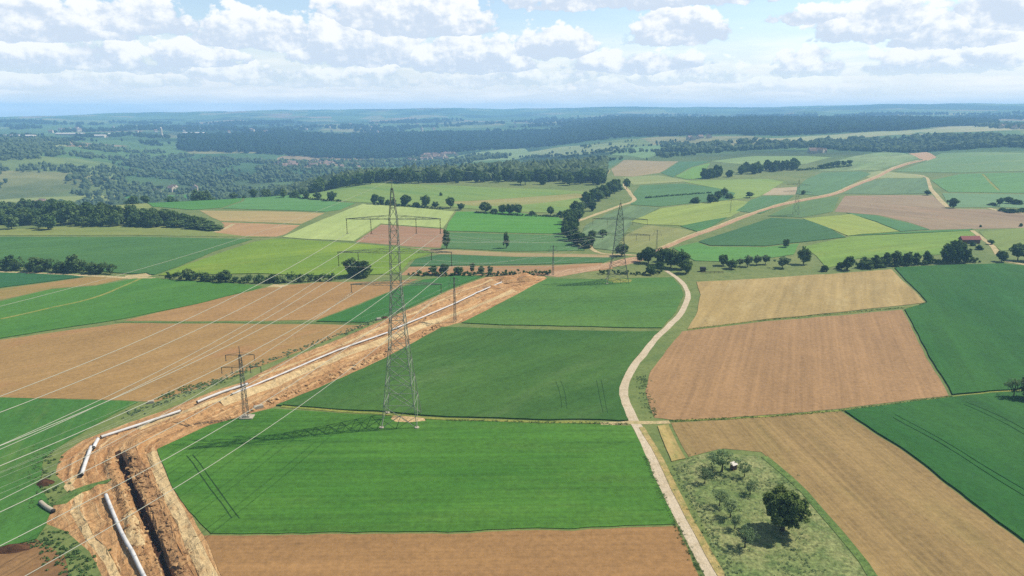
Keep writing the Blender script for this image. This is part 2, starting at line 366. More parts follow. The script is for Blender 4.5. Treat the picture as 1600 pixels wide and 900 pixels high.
field('wide green meadow on the crest behind the tree row', [(418, 304), (470, 297), (530, 289), (620, 287), (700, 290), (770, 293), (860, 296), (935, 301), (930, 315), (880, 333), (800, 331), (720, 325), (640, 320), (556, 316), (480, 310)], (130, 164, 86), (144, 170, 92), ((450, 305), (900, 305)), .2, row=4., rowamt=.1, patch=90., c3=(100, 150, 86), c3amt=.7)
field('tan strip in the meadow behind the tree row', [(690, 316), (770, 312), (900, 302), (930, 306), (860, 316), (800, 322), (740, 322)], (172, 168, 112), (150, 162, 98), ((700, 318), (900, 306)), .1, patch=50.)
field('fresh green crop field right of the pale field', [(712, 331), (790, 331), (872, 340), (886, 352), (880, 366), (790, 364), (698, 361), (700, 350)], (92, 158, 66), (102, 164, 72), ((720, 350), (870, 352)), .3, patch=70.)
field('dull green crop field with two slim trees', [(700, 364), (790, 366), (880, 368), (905, 385), (915, 392), (800, 393), (690, 388)], (86, 132, 80), (96, 142, 84), ((710, 380), (890, 380)), .25, patch=60., c3=(120, 150, 92), c3amt=.5)
field('tan strip below the dull green field', [(640, 387), (690, 390), (800, 395), (962, 398), (960, 402), (800, 401), (690, 397)], (190, 170, 132), (172, 160, 116), ((650, 390), (950, 400)), .05, patch=30.)
field('bluish green crop strip behind the hedge', [(650, 405), (690, 398), (800, 402), (960, 403), (945, 410), (860, 413), (640, 416)], (72, 120, 74), (86, 132, 80), ((660, 408), (940, 406)), .3, patch=50.)
field('tan soil strip behind the hedge', [(625, 430), (640, 417), (860, 415), (940, 411), (960, 420), (860, 431), (760, 430)], (190, 156, 118), (178, 142, 106), ((650, 424), (900, 418)), .05, patch=40.)
# -- left lower edge
field('green field at the lower left edge beside the dirt', [(-90, 622), (0, 622), (100, 625), (216, 629), (180, 646), (110, 688), (70, 715), (60, 760), (85, 800), (55, 850), (-90, 880)], (72, 126, 58), (84, 138, 64), ((20, 760), (90, 660)), .25, row=1.5, rowamt=.12, c3=(128, 150, 82), c3amt=.4)
field('brown bare field in the lower left corner', [(-120, 890), (0, 858), (60, 842), (100, 868), (130, 985), (-120, 985)], (164, 132, 94), (136, 104, 72), ((0, 890), (90, 860)), .05, patch=9., c3=(104, 84, 64), c3amt=.8)
# -- middle right
field('grey green field with pale rows left of the second pylon', [(905, 372), (915, 352), (950, 334), (985, 322), (1030, 325), (990, 345), (975, 365), (960, 392), (925, 388)], (124, 152, 110), (110, 142, 100), ((930, 380), (1010, 325)), .3, row=6., rowamt=.3, patch=40.)
field('olive meadow behind the second pylon', [(965, 392), (978, 366), (1010, 352), (1060, 357), (1085, 362), (1040, 384), (1000, 396)], (160, 164, 108), (146, 158, 98), ((970, 390), (1060, 360)), .15, patch=40.)
field('yellow green field in front of the creek', [(985, 347), (1032, 326), (1080, 320), (1145, 313), (1180, 317), (1140, 340), (1066, 353), (1010, 351)], (164, 184, 100), (148, 174, 90), ((1000, 345), (1140, 318)), .3, row=3., patch=60.)
field('small dark green wedge left of the pipeline', [(1064, 354), (1100, 346), (1136, 340), (1110, 355), (1092, 363)], (78, 132, 76), (86, 138, 80), ((1070, 356), (1130, 342)), .4)
field('dark green crop field right of the pipeline', [(1092, 378), (1140, 362), (1205, 341), (1262, 344), (1290, 355), (1322, 371), (1260, 378), (1195, 385), (1110, 384)], (72, 118, 74), (80, 126, 78), ((1110, 380), (1290, 350)), .4, patch=60.)
field('fresh green field at the foot of the pipeline slope', [(1050, 388), (1090, 379), (1110, 386), (1195, 387), (1250, 381), (1240, 398), (1160, 410), (1085, 408)], (98, 156, 78), (108, 160, 84), ((1060, 392), (1230, 388)), .3, patch=50.)
field('yellow field between two dark green crops', [(1256, 342), (1330, 335), (1370, 348), (1406, 362), (1340, 367), (1326, 369)], (168, 184, 96), (156, 178, 90), ((1270, 345), (1390, 362)), .3, patch=50.)
field('narrow green crop right of the yellow field', [(1322, 333), (1370, 337), (1420, 349), (1452, 359), (1408, 362), (1372, 347)], (98, 146, 96), (88, 140, 88), ((1340, 338), (1430, 358)), .3, patch=40.)
field('large reddish brown field on the right slope', [(1304, 331), (1312, 318), (1320, 306), (1390, 305), (1456, 305), (1480, 326), (1540, 327), (1600, 334), (1700, 340), (1700, 354), (1560, 357), (1454, 359), (1420, 347), (1375, 336)], (172, 156, 130), (158, 140, 118), ((1320, 320), (1560, 345)), .06, row=2.5, patch=60., c3=(188, 152, 128), c3amt=.6)
field('long yellow green meadow in front of the barn', [(1255, 386), (1330, 370), (1420, 366), (1510, 361), (1525, 364), (1512, 380), (1475, 398), (1340, 405), (1290, 420), (1275, 400)], (136, 170, 80), (122, 160, 74), ((1270, 395), (1500, 370)), .25, row=3., patch=60., c3=(156, 180, 88), c3amt=.5)
field('dark green band behind the long meadow', [(1322, 369), (1410, 363), (1520, 358), (1512, 361), (1420, 365)], (88, 140, 76), (92, 144, 80), ((1330, 368), (1510, 359)), .35)
field('meadow with bushes beside the barn track', [(1530, 362), (1600, 356), (1700, 355), (1700, 395), (1600, 390), (1565, 392), (1545, 378)], (142, 164, 94), (128, 154, 84), ((1540, 370), (1600, 360)), .2, patch=30.)
field('dull green field left of the brown slope', [(1200, 338), (1245, 318), (1290, 309), (1311, 308), (1301, 331), (1255, 340)], (112, 148, 96), (102, 140, 88), ((1210, 335), (1300, 312)), .3, patch=50.)
field('blue green field above the brown slope', [(1316, 303), (1345, 286), (1385, 279), (1450, 279), (1456, 302), (1390, 304)], (112, 146, 108), (122, 152, 108), ((1350, 300), (1390, 280)), .3, row=5., rowamt=.16, patch=60.)
field('bright green crop field on the far right slope', [(1456, 282), (1500, 272), (1590, 270), (1700, 268), (1700, 300), (1600, 302), (1480, 300)], (112, 162, 96), (106, 156, 96), ((1470, 285), (1590, 275)), .3, patch=90.)
field('pale blue green field on the right above the brown plough land', [(1470, 302), (1600, 304), (1700, 302), (1700, 330), (1560, 324), (1484, 324)], (126, 164, 122), (116, 156, 112), ((1490, 310), (1590, 312)), .25, patch=60.)
field('wide green field below the far wood on the right', [(1400, 268), (1445, 253), (1470, 240), (1560, 238), (1700, 240), (1700, 266), (1590, 268), (1500, 270)], (116, 156, 106), (128, 162, 110), ((1450, 260), (1590, 245)), .25, patch=110., c3=(150, 172, 118), c3amt=.6)
field('pale straw triangle beside the far pipeline', [(1345, 272), (1375, 267), (1445, 274), (1440, 278), (1385, 278), (1362, 280)], (174, 184, 134), (160, 176, 122), ((1350, 274), (1440, 276)), .1)
field('green field left of the far pipeline', [(1235, 302), (1260, 280), (1285, 270), (1345, 268), (1360, 272), (1330, 288), (1300, 303), (1280, 306)], (102, 144, 100), (112, 152, 104), ((1250, 300), (1340, 272)), .3, patch=60.)
field('striped pale green fields on the upper slope', [(1270, 266), (1330, 245), (1400, 238), (1440, 246), (1400, 258), (1370, 266), (1300, 268)], (146, 168, 118), (128, 158, 104), ((1300, 265), (1400, 240)), .25, row=14., rowamt=.3, patch=60.)
field('small pale tan field left of the pipeline', [(1192, 305), (1204, 294), (1246, 292), (1242, 304)], (200, 186, 160), (190, 178, 150), ((1200, 302), (1240, 296)), .05)
field('dark green field by the small pale tan field', [(1150, 330), (1175, 312), (1192, 307), (1240, 306), (1225, 318), (1190, 334)], (90, 136, 88), (98, 144, 92), ((1160, 326), (1230, 308)), .3)
field('lime field below the copse', [(1060, 283), (1100, 282), (1200, 280), (1225, 284), (1200, 300), (1185, 308), (1145, 312), (1130, 296)], (150, 178, 98), (138, 170, 90), ((1080, 284), (1200, 292)), .25, patch=60.)
field('dark green field with hedge lines behind the creek road', [(985, 320), (992, 300), (1000, 290), (1070, 287), (1120, 294), (1150, 302), (1140, 312), (1080, 318), (1030, 323)], (92, 136, 88), (102, 146, 94), ((1000, 315), (1120, 300)), .3, patch=60.)
field('pale field above the creek road', [(972, 277), (1030, 274), (1056, 279), (1080, 283), (990, 289), (980, 284)], (166, 176, 120), (152, 170, 110), ((980, 282), (1060, 280)), .2)
field('bright green wedge field left of the copse', [(1056, 276), (1080, 262), (1110, 255), (1098, 270), (1098, 280), (1070, 280)], (128, 172, 84), (118, 164, 80), ((1060, 276), (1100, 258)), .3)
field('dark green field beside the bright wedge', [(1032, 270), (1062, 253), (1110, 252), (1076, 262), (1052, 277)], (92, 138, 96), (86, 132, 92), ((1040, 268), (1080, 255)), .3)
field('tan field in the far middle', [(955, 264), (975, 250), (1030, 252), (1060, 252), (1030, 270), (990, 276), (960, 275)], (178, 164, 130), (166, 156, 122), ((965, 268), (1050, 254)), .1, patch=60.)
field('tan field left of the far blue green crop', [(800, 262), (830, 252), (880, 250), (930, 262), (955, 266), (950, 273), (890, 274), (820, 268)], (172, 168, 124), (158, 160, 114), ((810, 264), (940, 268)), .1, patch=60.)
field('far blue green crop field', [(868, 260), (900, 250), (980, 248), (965, 254), (950, 264), (920, 262)], (96, 138, 104), (104, 144, 108), ((880, 258), (970, 250)), .3, patch=60.)
field('far green fields on the middle ridge', [(950, 242), (990, 230), (1060, 222), (1050, 236), (1010, 248)], (128, 164, 112), (116, 154, 104), ((960, 240), (1050, 225)), .2, patch=90.)
field('far pale field below the dark forest', [(820, 238), (880, 229), (985, 224), (950, 238), (900, 242), (830, 246)], (160, 174, 124), (140, 164, 112), ((830, 240), (970, 228)), .2, patch=120.)
field('far light green slope left of the ridge fields', [(700, 246), (760, 236), (815, 232), (830, 240), (800, 250), (720, 256)], (142, 168, 118), (128, 158, 104), ((710, 248), (820, 236)), .2, patch=120.)
field('far lime strip beyond the copse', [(1110, 252), (1180, 244), (1260, 244), (1300, 246), (1260, 256), (1230, 258), (1150, 256)], (150, 176, 114), (134, 166, 104), ((1120, 252), (1280, 246)), .2, patch=90.)
field('far pale strip in front of the right forest', [(1170, 218), (1260, 213), (1420, 203), (1440, 206), (1360, 214), (1250, 221), (1180, 225)], (164, 180, 130), (170, 160, 128), ((1180, 221), (1420, 205)), .1, patch=150.)
field('far pale field at the upper right', [(1420, 204), (1500, 198), (1590, 195), (1600, 203), (1520, 206), (1450, 208)], (190, 186, 150), (160, 176, 126), ((1430, 206), (1580, 199)), .1, patch=150.)
field('far yellow meadow at the left edge beyond the valley', [(-60, 222), (20, 218), (100, 220), (105, 228), (60, 233), (-60, 231)], (166, 176, 116), (146, 164, 104), ((0, 224), (90, 224)), .1, patch=150.)

# -- dirt corridor of the pipeline
CORR_A = [(225, 990), (205, 880), (190, 790), (165, 730), (185, 690), (260, 655), (340, 622), (430, 585), (540, 542), (640, 505), (730, 467), (800, 445)]
CORR = smooth_line([at(*p) for p in CORR_A], 3.)
CORRL = [0.]
for i in range(1, len(CORR)): CORRL.append(CORRL[-1] + (CORR[i] - CORR[i - 1]).length)
CN = np.array([(p.x, p.y) for p in CORR])
def corr_uv(x, y):
    d = CN - (x, y); k = int(np.argmin((d * d).sum(1)))
    t = CN[min(k + 1, len(CN) - 1)] - CN[max(k - 1, 0)]; t = t / np.linalg.norm(t)
    q = np.array((x, y)) - CN[k]
    return CORRL[k] + float(q @ t), float(q[0] * t[1] - q[1] * t[0])     # along, across (+ = right)

def dirt_mat(name, c1, c2, c3, c4, streak=1.):
    m, nt, b = newmat(name); N = NB(nt)
    uv = N.n('ShaderNodeUVMap', uv_map='run').outputs[0]
    pos = N.n('ShaderNodeNewGeometry').outputs['Position']
    wob = N.vmath('ADD', uv, N.scale(N.vmath('SUBTRACT', N.noise(pos, .12, 3, .6, 1), (.5, .5, .5)), (0., 3.2, 0.)))
    s1 = N.noise(N.scale(wob, (.02, .34, 0.)), 1., 4, .6)
    s2 = N.noise(N.scale(wob, (.05, 1.3, 0.)), 1., 4, .65)
    s3 = N.noise(pos, .22, 6, .72); g = N.noise(pos, 1.3, 6, .8)
    col = N.mix(N.range(s1, .38, .62), alb(c1), alb(c2))
    col = N.mix(N.math('MULTIPLY', N.range(s3, .5, .66), .8), col, alb(c3))
    col = N.mix(N.math('MULTIPLY', N.range(s2, .54, .68), .75 * streak), col, alb(c4))
    v = N.math('ADD', N.range(g, .25, .75, .58, 1.36), N.range(s2, .3, .7, -.16 * streak, .16 * streak))
    col = N.mix(1., col, N.comb(v, v, v), 'MULTIPLY'); N.put(b.inputs['Base Color'], col)
    bm = N.n('ShaderNodeBump'); bm.inputs['Strength'].default_value = .7; bm.inputs['Distance'].default_value = .5
    N.put(bm.inputs['Height'], N.math('ADD', N.math('ADD', g, s2), N.noise(pos, .6, 4, .7))); N.put(b.inputs['Normal'], bm.outputs[0])
    return m
DIRT = dirt_mat('excavated_soil', (220, 182, 134), (202, 157, 111), (178, 132, 90), (238, 214, 172))
DIRTF = dirt_mat('red_soil', (212, 182, 150), (202, 166, 132), (186, 146, 114), (228, 210, 188))
SAND = dirt_mat('pale_sand', (236, 215, 172), (229, 204, 158), (206, 172, 128), (240, 222, 184), .6)
SPOIL = dirt_mat('dark_spoil', (200, 164, 122), (170, 132, 96), (126, 94, 68), (216, 184, 140))
DARKS = dirt_mat('trench_soil', (92, 64, 46), (104, 74, 52), (76, 54, 40), (120, 86, 60))
ROADM = grass_mat('gravel_road', (232, 222, 204), (222, 210, 190), (206, 194, 168), 2.2, .6, .12, 18.)
TRACKM = grass_mat('sand_track', (224, 206, 168), (206, 190, 150), (160, 166, 104), 3., .9, .18, 10.)
TRAMM = grass_mat('wheel_track', (44, 84, 40), (50, 92, 44), (60, 88, 50), 3., .9, .2, 10.)
STRAWM = grass_mat('straw_verge', (206, 188, 138), (190, 172, 112), (140, 152, 88), 2.2, .7, .2, 9.)
DRYM = grass_mat('dry_grass', (150, 164, 84), (166, 168, 92), (118, 150, 68), 3., .8, .2, 12.)

DIRT_PTS = [(140, 990), (160, 905), (138, 862), (104, 830), (72, 818), (84, 790), (112, 770), (88, 742), (96, 712), (130, 688), (200, 660), (262, 640), (330, 612), (380, 596), (450, 561), (540, 526), (612, 495), (700, 455), (758, 433), (800, 430), (850, 432), (855, 435), (800, 464), (722, 504), (688, 512), (600, 560), (500, 606), (425, 637), (330, 664), (245, 702), (258, 740), (295, 800), (326, 850), (345, 905), (372, 990)]
patch('earthworks', 'broad strip of orange excavated earth with wheel ruts and an open trench', 'earthworks', DIRT_PTS, DIRT, 0.)
I_DIRT = len(POLYS) - 1
patch('sand_patch', 'pale sand patch beside the long white pipe', 'sand', [(188, 806), (204, 800), (214, 812), (222, 838), (226, 852), (212, 856), (200, 848), (192, 826)], SAND, 0.)
strip('sand_patch', 'pale curved haul track at the lower left of the earthworks', 'sand', [(120, 742), (104, 760), (122, 775), (118, 800), (140, 840), (170, 880), (190, 930), (200, 980)], 1.6, SAND, 0.)
strip('sand_patch', 'pale haul track right of the trench', 'sand', [(236, 706), (255, 752), (278, 800), (302, 850), (326, 905), (345, 985)], 2.6, SAND, 0.)
strip('sand_patch', 'pale sand bank beside the first straight pipe', 'sand', [(215, 668), (262, 652), (300, 640), (352, 622), (400, 604)], 2.6, SAND, 0.)
strip('sand_patch', 'pale haul road beside the far white pipes', 'sand', [(345, 634), (430, 600), (540, 557), (640, 519), (725, 486), (805, 454)], [2.8, 3.2], SAND, 0.)
strip('sand_patch', 'second pale haul lane beside the far white pipes', 'sand', [(405, 590), (500, 552), (600, 512), (700, 466), (770, 438)], [1.2, 1.8], SAND, 0.)
strip('dark_spoil', 'ridge of dark dug soil along the right side of the trench', 'spoil ridge', [(202, 702), (226, 752), (246, 800), (266, 850), (292, 905), (318, 985)], 2.3, SPOIL, 0.)
TR_PX = [(184, 706), (192, 728), (204, 758), (214, 782), (226, 808), (240, 840), (254, 872), (268, 905), (300, 985)]
strip('trench', 'open pipe trench of dark earth', 'trench', TR_PX, 1.25, DARKS, 0., 2.)
TRL = smooth_line([at(*p) for p in TR_PX], 1.2); TN = np.array([(p.x, p.y) for p in TRL])
strip('grass_tongue', 'small tongue of grass reaching into the earthworks', 'grass', [(92, 790), (120, 768), (150, 757), (172, 750)], [3.2, .8], VERGE, .15)
# soil banks on the far part
strip('earthworks', 'thin reddish earth strip of the pipeline climbing the far slope', 'earthworks', [(930, 417), (975, 408), (1012, 400), (1040, 386), (1080, 370), (1120, 356), (1170, 336), (1215, 322), (1250, 314), (1300, 304), (1330, 292), (1370, 276), (1400, 262), (1436, 252), (1458, 247)], [4., 7.5], DIRTF, .1)
strip('haul_road', 'pale haul road along the far earth strip', 'track', [(1028, 388), (1040, 383), (1080, 367), (1120, 353), (1170, 334), (1215, 320), (1250, 312), (1300, 302), (1330, 290), (1370, 274), (1400, 260), (1436, 250)], [1.6, 3.8], TRACKM, .16)
patch('earthworks', 'bare reddish ground at the far end of the pipeline', 'earthworks', [(1420, 240), (1446, 237), (1462, 246), (1450, 251), (1436, 248)], DIRTF, .12)
patch('earthworks', 'bare soil between the pipeline and the second pylon', 'earthworks', [(850, 431), (862, 424), (930, 415), (985, 402), (1008, 400), (1012, 406), (980, 414), (930, 422), (872, 433)], DIRTF, .08)
# -- roads and tracks
strip('road', 'pale gravel farm road curving down to the bottom of the picture', 'road', [(1040, 423), (1056, 433), (1070, 446), (1076, 462), (1068, 482), (1049, 505), (1028, 526), (1003, 556), (983, 584), (974, 606), (979, 630), (990, 655), (1006, 690), (1031, 745), (1062, 808), (1095, 866), (1118, 905), (1152, 985)], [2.3, 2.8], ROADM, .05)
strip('verge', 'dry grass verge along the right side of the farm road', 'verge', [(1001, 668), (1020, 700), (1044, 746), (1075, 808), (1108, 866), (1132, 905), (1168, 985)], 1.5, STRAWM, .12)
strip('track', 'sandy field track crossing the farm road', 'track', [(938, 663), (960, 662), (985, 660), (1010, 661), (1046, 660)], 1.9, TRACKM, .06)
strip('track', 'grassy field boundary right of the crossing', 'track', [(1050, 658), (1180, 652), (1310, 642), (1400, 632), (1485, 620), (1575, 611), (1690, 603)], .7, DRYM, .1)
strip('track', 'dry grass boundary between the two green crops by the pylon', 'track', [(440, 635), (590, 647), (700, 655), (860, 660), (935, 662)], 1.2, DRYM, .1)
strip('track', 'pale farm track in front of the hedges on the left', 'track', [(-60, 424), (0, 425), (70, 428), (140, 431), (200, 434), (240, 435)], 3., TRACKM, .06)
patch('track', 'pale bare junction of tracks between the hedges', 'track', [(196, 431), (228, 427), (236, 431), (222, 436), (202, 436)], TRACKM, .06)
patch('track', 'pale bare patch at the end of the hedge', 'track', [(418, 449), (428, 444), (452, 445), (440, 449)], TRACKM, .06)
strip('track', 'green boundary track right of the straw field', 'track', [(1075, 516), (1200, 500), (1410, 481), (1446, 474)], .6, DRYM, .1)
strip('track', 'bright field path at the tip of the wood', 'track', [(334, 363), (350, 358), (366, 350)], 3., TRACKM, .1)
strip('track', 'curved creek road beside the trees', 'track', [(1010, 400), (975, 398), (940, 396), (925, 389), (920, 378)], 3., TRACKM, .1)
strip('track', 'pale road climbing behind the creek trees', 'track', [(900, 346), (935, 334), (970, 321), (990, 313), (984, 300), (975, 290), (978, 280)], 4., TRACKM, .1)
strip('track', 'pale farm track beside the single trees on the right slope', 'track', [(1430, 273), (1448, 278), (1455, 296), (1470, 314), (1482, 324)], [3., 4.5], TRACKM, .1)
strip('track', 'pale track beside the barn', 'track', [(1518, 360), (1535, 372), (1552, 386), (1560, 398)], 3.2, TRACKM, .1)
strip('track', 'pale road at the right edge beside the round trees', 'track', [(1572, 408), (1600, 413), (1690, 424)], 4., TRACKM, .1)
strip('track', 'pale road around the pond bushes at the right edge', 'track', [(1545, 325), (1570, 331), (1600, 333), (1690, 336)], 4., TRACKM, .1)
strip('track', 'dry field path across the far right slope', 'track', [(1534, 272), (1545, 284), (1560, 298)], 3., DRYM, .1)
strip('track', 'pale line of dry grass across the left green crop', 'track', [(0, 500), (80, 482), (150, 466), (222, 436)], 1.5, DRYM, .4)
strip('track', 'dark grass line between the two tan fields', 'track', [(180, 503), (350, 504), (575, 505)], 1.1, VERGE, .1)
for lab, a in (('first wheel line across the bright green crop', [(292, 712), (330, 765), (362, 812)]), ('second wheel line across the bright green crop', [(301, 711), (341, 765), (374, 812)]),
               ('upper wheel line in the lower right crop', [(1398, 650), (1440, 672), (1500, 707), (1600, 769), (1690, 826)]), ('lower wheel line in the lower right crop', [(1396, 655), (1440, 679), (1500, 714), (1600, 779), (1690, 838)]),
               ('upper wheel line near the right edge', [(1510, 630), (1560, 652), (1600, 673), (1690, 722)]), ('lower wheel line near the right edge', [(1507, 634), (1560, 659), (1600, 681), (1690, 733)])):
    strip('wheel_track', lab, 'wheel track', a, .26, TRAMM, .12)
for k, a in enumerate(([(868, 598), (878, 640)], [(876, 597), (886, 642)], [(930, 596), (942, 648)], [(937, 595), (950, 648)])):
    strip('wheel_track', 'faint wheel line in the dark green crop, number %d from the left' % (k + 1), 'wheel track', a, .17, TRAMM, .36)
patch('bare_patch', 'bare sandy patch under the large pylon', 'bare patch', [(608, 655), (612, 650), (640, 651), (664, 653), (668, 658), (640, 661), (616, 660)], SAND, .06)
patch('bare_patch', 'bare grass patch under the second pylon', 'bare patch', [(945, 438), (960, 436), (986, 438), (984, 442), (960, 443)], DRYM, .4)

def in_poly(x, y, P):
    c = False; j = len(P) - 1
    for i in range(len(P)):
        if (P[i].y > y) != (P[j].y > y) and x < (P[j].x - P[i].x) * (y - P[i].y) / (P[j].y - P[i].y) + P[i].x: c = not c
        j = i
    return c
def seg_dist(x, y, P):
    A = np.array([(p.x, p.y) for p in P]); B = np.roll(A, -1, 0); d = B - A
    t = np.clip((((x, y) - A) * d).sum(1) / np.maximum((d * d).sum(1), 1e-9), 0, 1)
    q = A + d * t[:, None] - (x, y); return math.sqrt(float((q * q).sum(1).min()))
DIRTW = POLYS[I_DIRT]['pts']
def relief(x, y):
    """ruts, berms, trench and spoil heaps inside the dirt strip"""
    u, v = corr_uv(x, y); e = seg_dist(x, y, DIRTW); k = min(1., e / 2.)
    r = .55 * noise.noise((u * .03, v * .55, 2.)) + .30 * noise.noise((u * .1, v * 1.3, 5.)) + .34 * noise.noise((x * .5, y * .5, 1.)) + .22 * noise.noise((x * 1.1, y * 1.1, 3.))
    if u > 62:
        r += 1.3 * math.exp(-((v - 5.0) / 1.7) ** 2) * (.75 + .6 * noise.noise((u * .12, 0, 9.)))
        r += .9 * sstep(85, 160, u) * math.exp(-((v + 6.5) / 2.6) ** 2) * (.8 + .7 * noise.noise((u * .09, 3, 9.)))
    far = sstep(230, 275, u)
    if far > 0: r += far * 2.2 * max(0., .35 + noise.noise((x * .09, y * .09, 6.))) * math.exp(-((v + 6) / 7) ** 2)
    d = TN - (x, y); dist2 = (d * d).sum(1); q = int(np.argmin(dist2)); td = math.sqrt(float(dist2[q])); td += .34 * noise.noise((x * .8, y * .8, 12.)) + .12 * noise.noise((x * 2.2, y * 2.2, 13.))
    if td < 9:
        t = TN[min(q + 1, len(TN) - 1)] - TN[max(q - 1, 0)]; t = t / np.linalg.norm(t); w = np.array((x, y)) - TN[q]
        side = float(w[0] * t[1] - w[1] * t[0])
        endk = 1. if 1 < q < len(TN) - 2 else 0.
        r += endk * .5 * math.exp(-((side - 2.2) / 1.0) ** 2) * (.8 + .9 * noise.noise((x * .45, y * .45, 4.)))
        r += endk * .4 * math.exp(-((side + 2.0) / .7) ** 2)
        if endk and td < 1.05: r = r * .2 - 1.7 * (1 - sstep(.45, 1.0, td))
    return k * r + .03

# ------------------------------------------------------------------ one conforming triangulation of the near country
AZ = [math.radians(a) for a in np.arange(-48, 48.01, 1.0)]
DR = [52 * (2600 / 52) ** (i / 104) for i in range(105)]
pts2 = []; faces_in = []
def addp(x, y): pts2.append(Vector((x, y))); return len(pts2) - 1
grid = [[addp(math.sin(a) * d, math.cos(a) * d) for a in AZ] for d in DR]
border = [grid[0][j] for j in range(len(AZ))] + [grid[i][-1] for i in range(1, len(DR))] + [grid[-1][j] for j in range(len(AZ) - 2, -1, -1)] + [grid[i][0] for i in range(len(DR) - 2, 0, -1)]
faces_in.append(border)
def warp(p):
    D = p.length; a = .35 + D * .0012
    s = 1 / (9 + D * .03)
    b = .22 + D * .0006; q = 1 / (2.2 + D * .01)
    return Vector((p.x + a * noise.noise((p.x * s, p.y * s, 1.3)) + b * noise.noise((p.x * q, p.y * q, 2.3)), p.y + a * noise.noise((p.x * s, p.y * s, 8.3)) + b * noise.noise((p.x * q, p.y * q, 6.3)), 0))
for P in POLYS:
    ids = []; W = P['pts']; n = len(W); out = []
    for i in range(n):
        a, b = W[i], W[(i + 1) % n]; L = (b - a).length
        k = 1 if P.get('fine') else max(1, int(L / max(1.4, .012 * a.length)))
        for q in range(k): out.append(warp(a.lerp(b, q / k)))
    out = [p for i, p in enumerate(out) if (p - out[i - 1]).length > .02]
    if sum(out[i - 1].x * p.y - out[i - 1].y * p.x for i, p in enumerate(out)) < 0: out = out[::-1]
    P['warped'] = out
    faces_in.append([addp(p.x, p.y) for p in out])
xs = [p.x for p in DIRTW]; ys = [p.y for p in DIRTW]
y = min(ys)
while y < max(ys):
    st = .75 if y < 150 else 1.1 if y < 220 else 1.7
    x = min(xs)
    while x < max(xs):
        qx, qy = x + random.uniform(-.25, .25) * st, y + random.uniform(-.25, .25) * st
        if in_poly(qx, qy, DIRTW): addp(qx, qy)
        x += st
    y += st
for off in (0., .35, .7, 1., 1.3, -.35, -.7, -1., -1.3):
    for i in range(1, len(TRL) - 1):
        t = (TRL[i + 1] - TRL[i - 1]).normalized(); p = TRL[i] + Vector((t.y, -t.x, 0)) * off; addp(p.x, p.y)
ov, oe, of, _, _, orf = delaunay_2d_cdt(pts2, [], faces_in, 0, 1e-3)
groups = {}
for f, src in zip(of, orf):
    if not src: continue
    groups.setdefault(max(src), []).append(f)
HZ = {}
DIRT_SET = set()
for P_i, P in enumerate(POLYS):
    if P['name'] in ('earthworks', 'sand_patch', 'dark_spoil', 'trench') and P['h'] == 0.: DIRT_SET.add(P_i + 1)
def zat(i, dirt):
    k = (i, dirt)
    if k not in HZ:
        x, y = ov[i].x, ov[i].y; z = H(x, y)
        if dirt and in_poly(x, y, DIRTW): z += relief(x, y)
        HZ[k] = z
    return HZ[k]
def surf_z(x, y):
    z = H(x, y)
    if in_poly(x, y, DIRTW): z += relief(x, y)
    return z
def build_ground_piece(gid, fl, name, mat, h, dirt):
    idx = {}; V = []; Fs = []; ed = {}
    for f in fl:
        g = []
        for i in f:
            if i not in idx: idx[i] = len(V); V.append((ov[i].x, ov[i].y, zat(i, dirt) + h))
            g.append(idx[i])
        a, b, c = [Vector(V[q]) for q in g[:3]]
        if (b - a).cross(c - a).z < 0: g = g[::-1]
        Fs.append(tuple(g))
        for q in range(len(g)):
            e = (g[q], g[(q + 1) % len(g)]); ed[e] = ed.get(e, 0) + 1
    if h > 0.01:
        low = {}
        for (a, b) in [e for e in ed if (e[1], e[0]) not in ed]:
            for q in (a, b):
                if q not in low: low[q] = len(V); V.append((V[q][0], V[q][1], V[q][2] - h - .25))
            Fs.append((b, a, low[a], low[b]))
    me = mesh_np(name, V, Fs, [mat])
    if dirt or mat in (DIRTF, SAND):
        uv = me.uv_layers.new(name='run'); c = {}
        for l in me.loops:
            if l.vertex_index not in c: c[l.vertex_index] = corr_uv(V[l.vertex_index][0], V[l.vertex_index][1])
            uv.data[l.index].uv = c[l.vertex_index]
    return me
for gid, fl in sorted(groups.items()):
    if gid == 0: continue
    P = POLYS[gid - 1]; dirt = gid in DIRT_SET
    me = build_ground_piece(gid, fl, P['name'], P['mat'], P['h'], dirt)
    tag(obj(P['name'], me), P['label'], P['cat'], kind='structure')

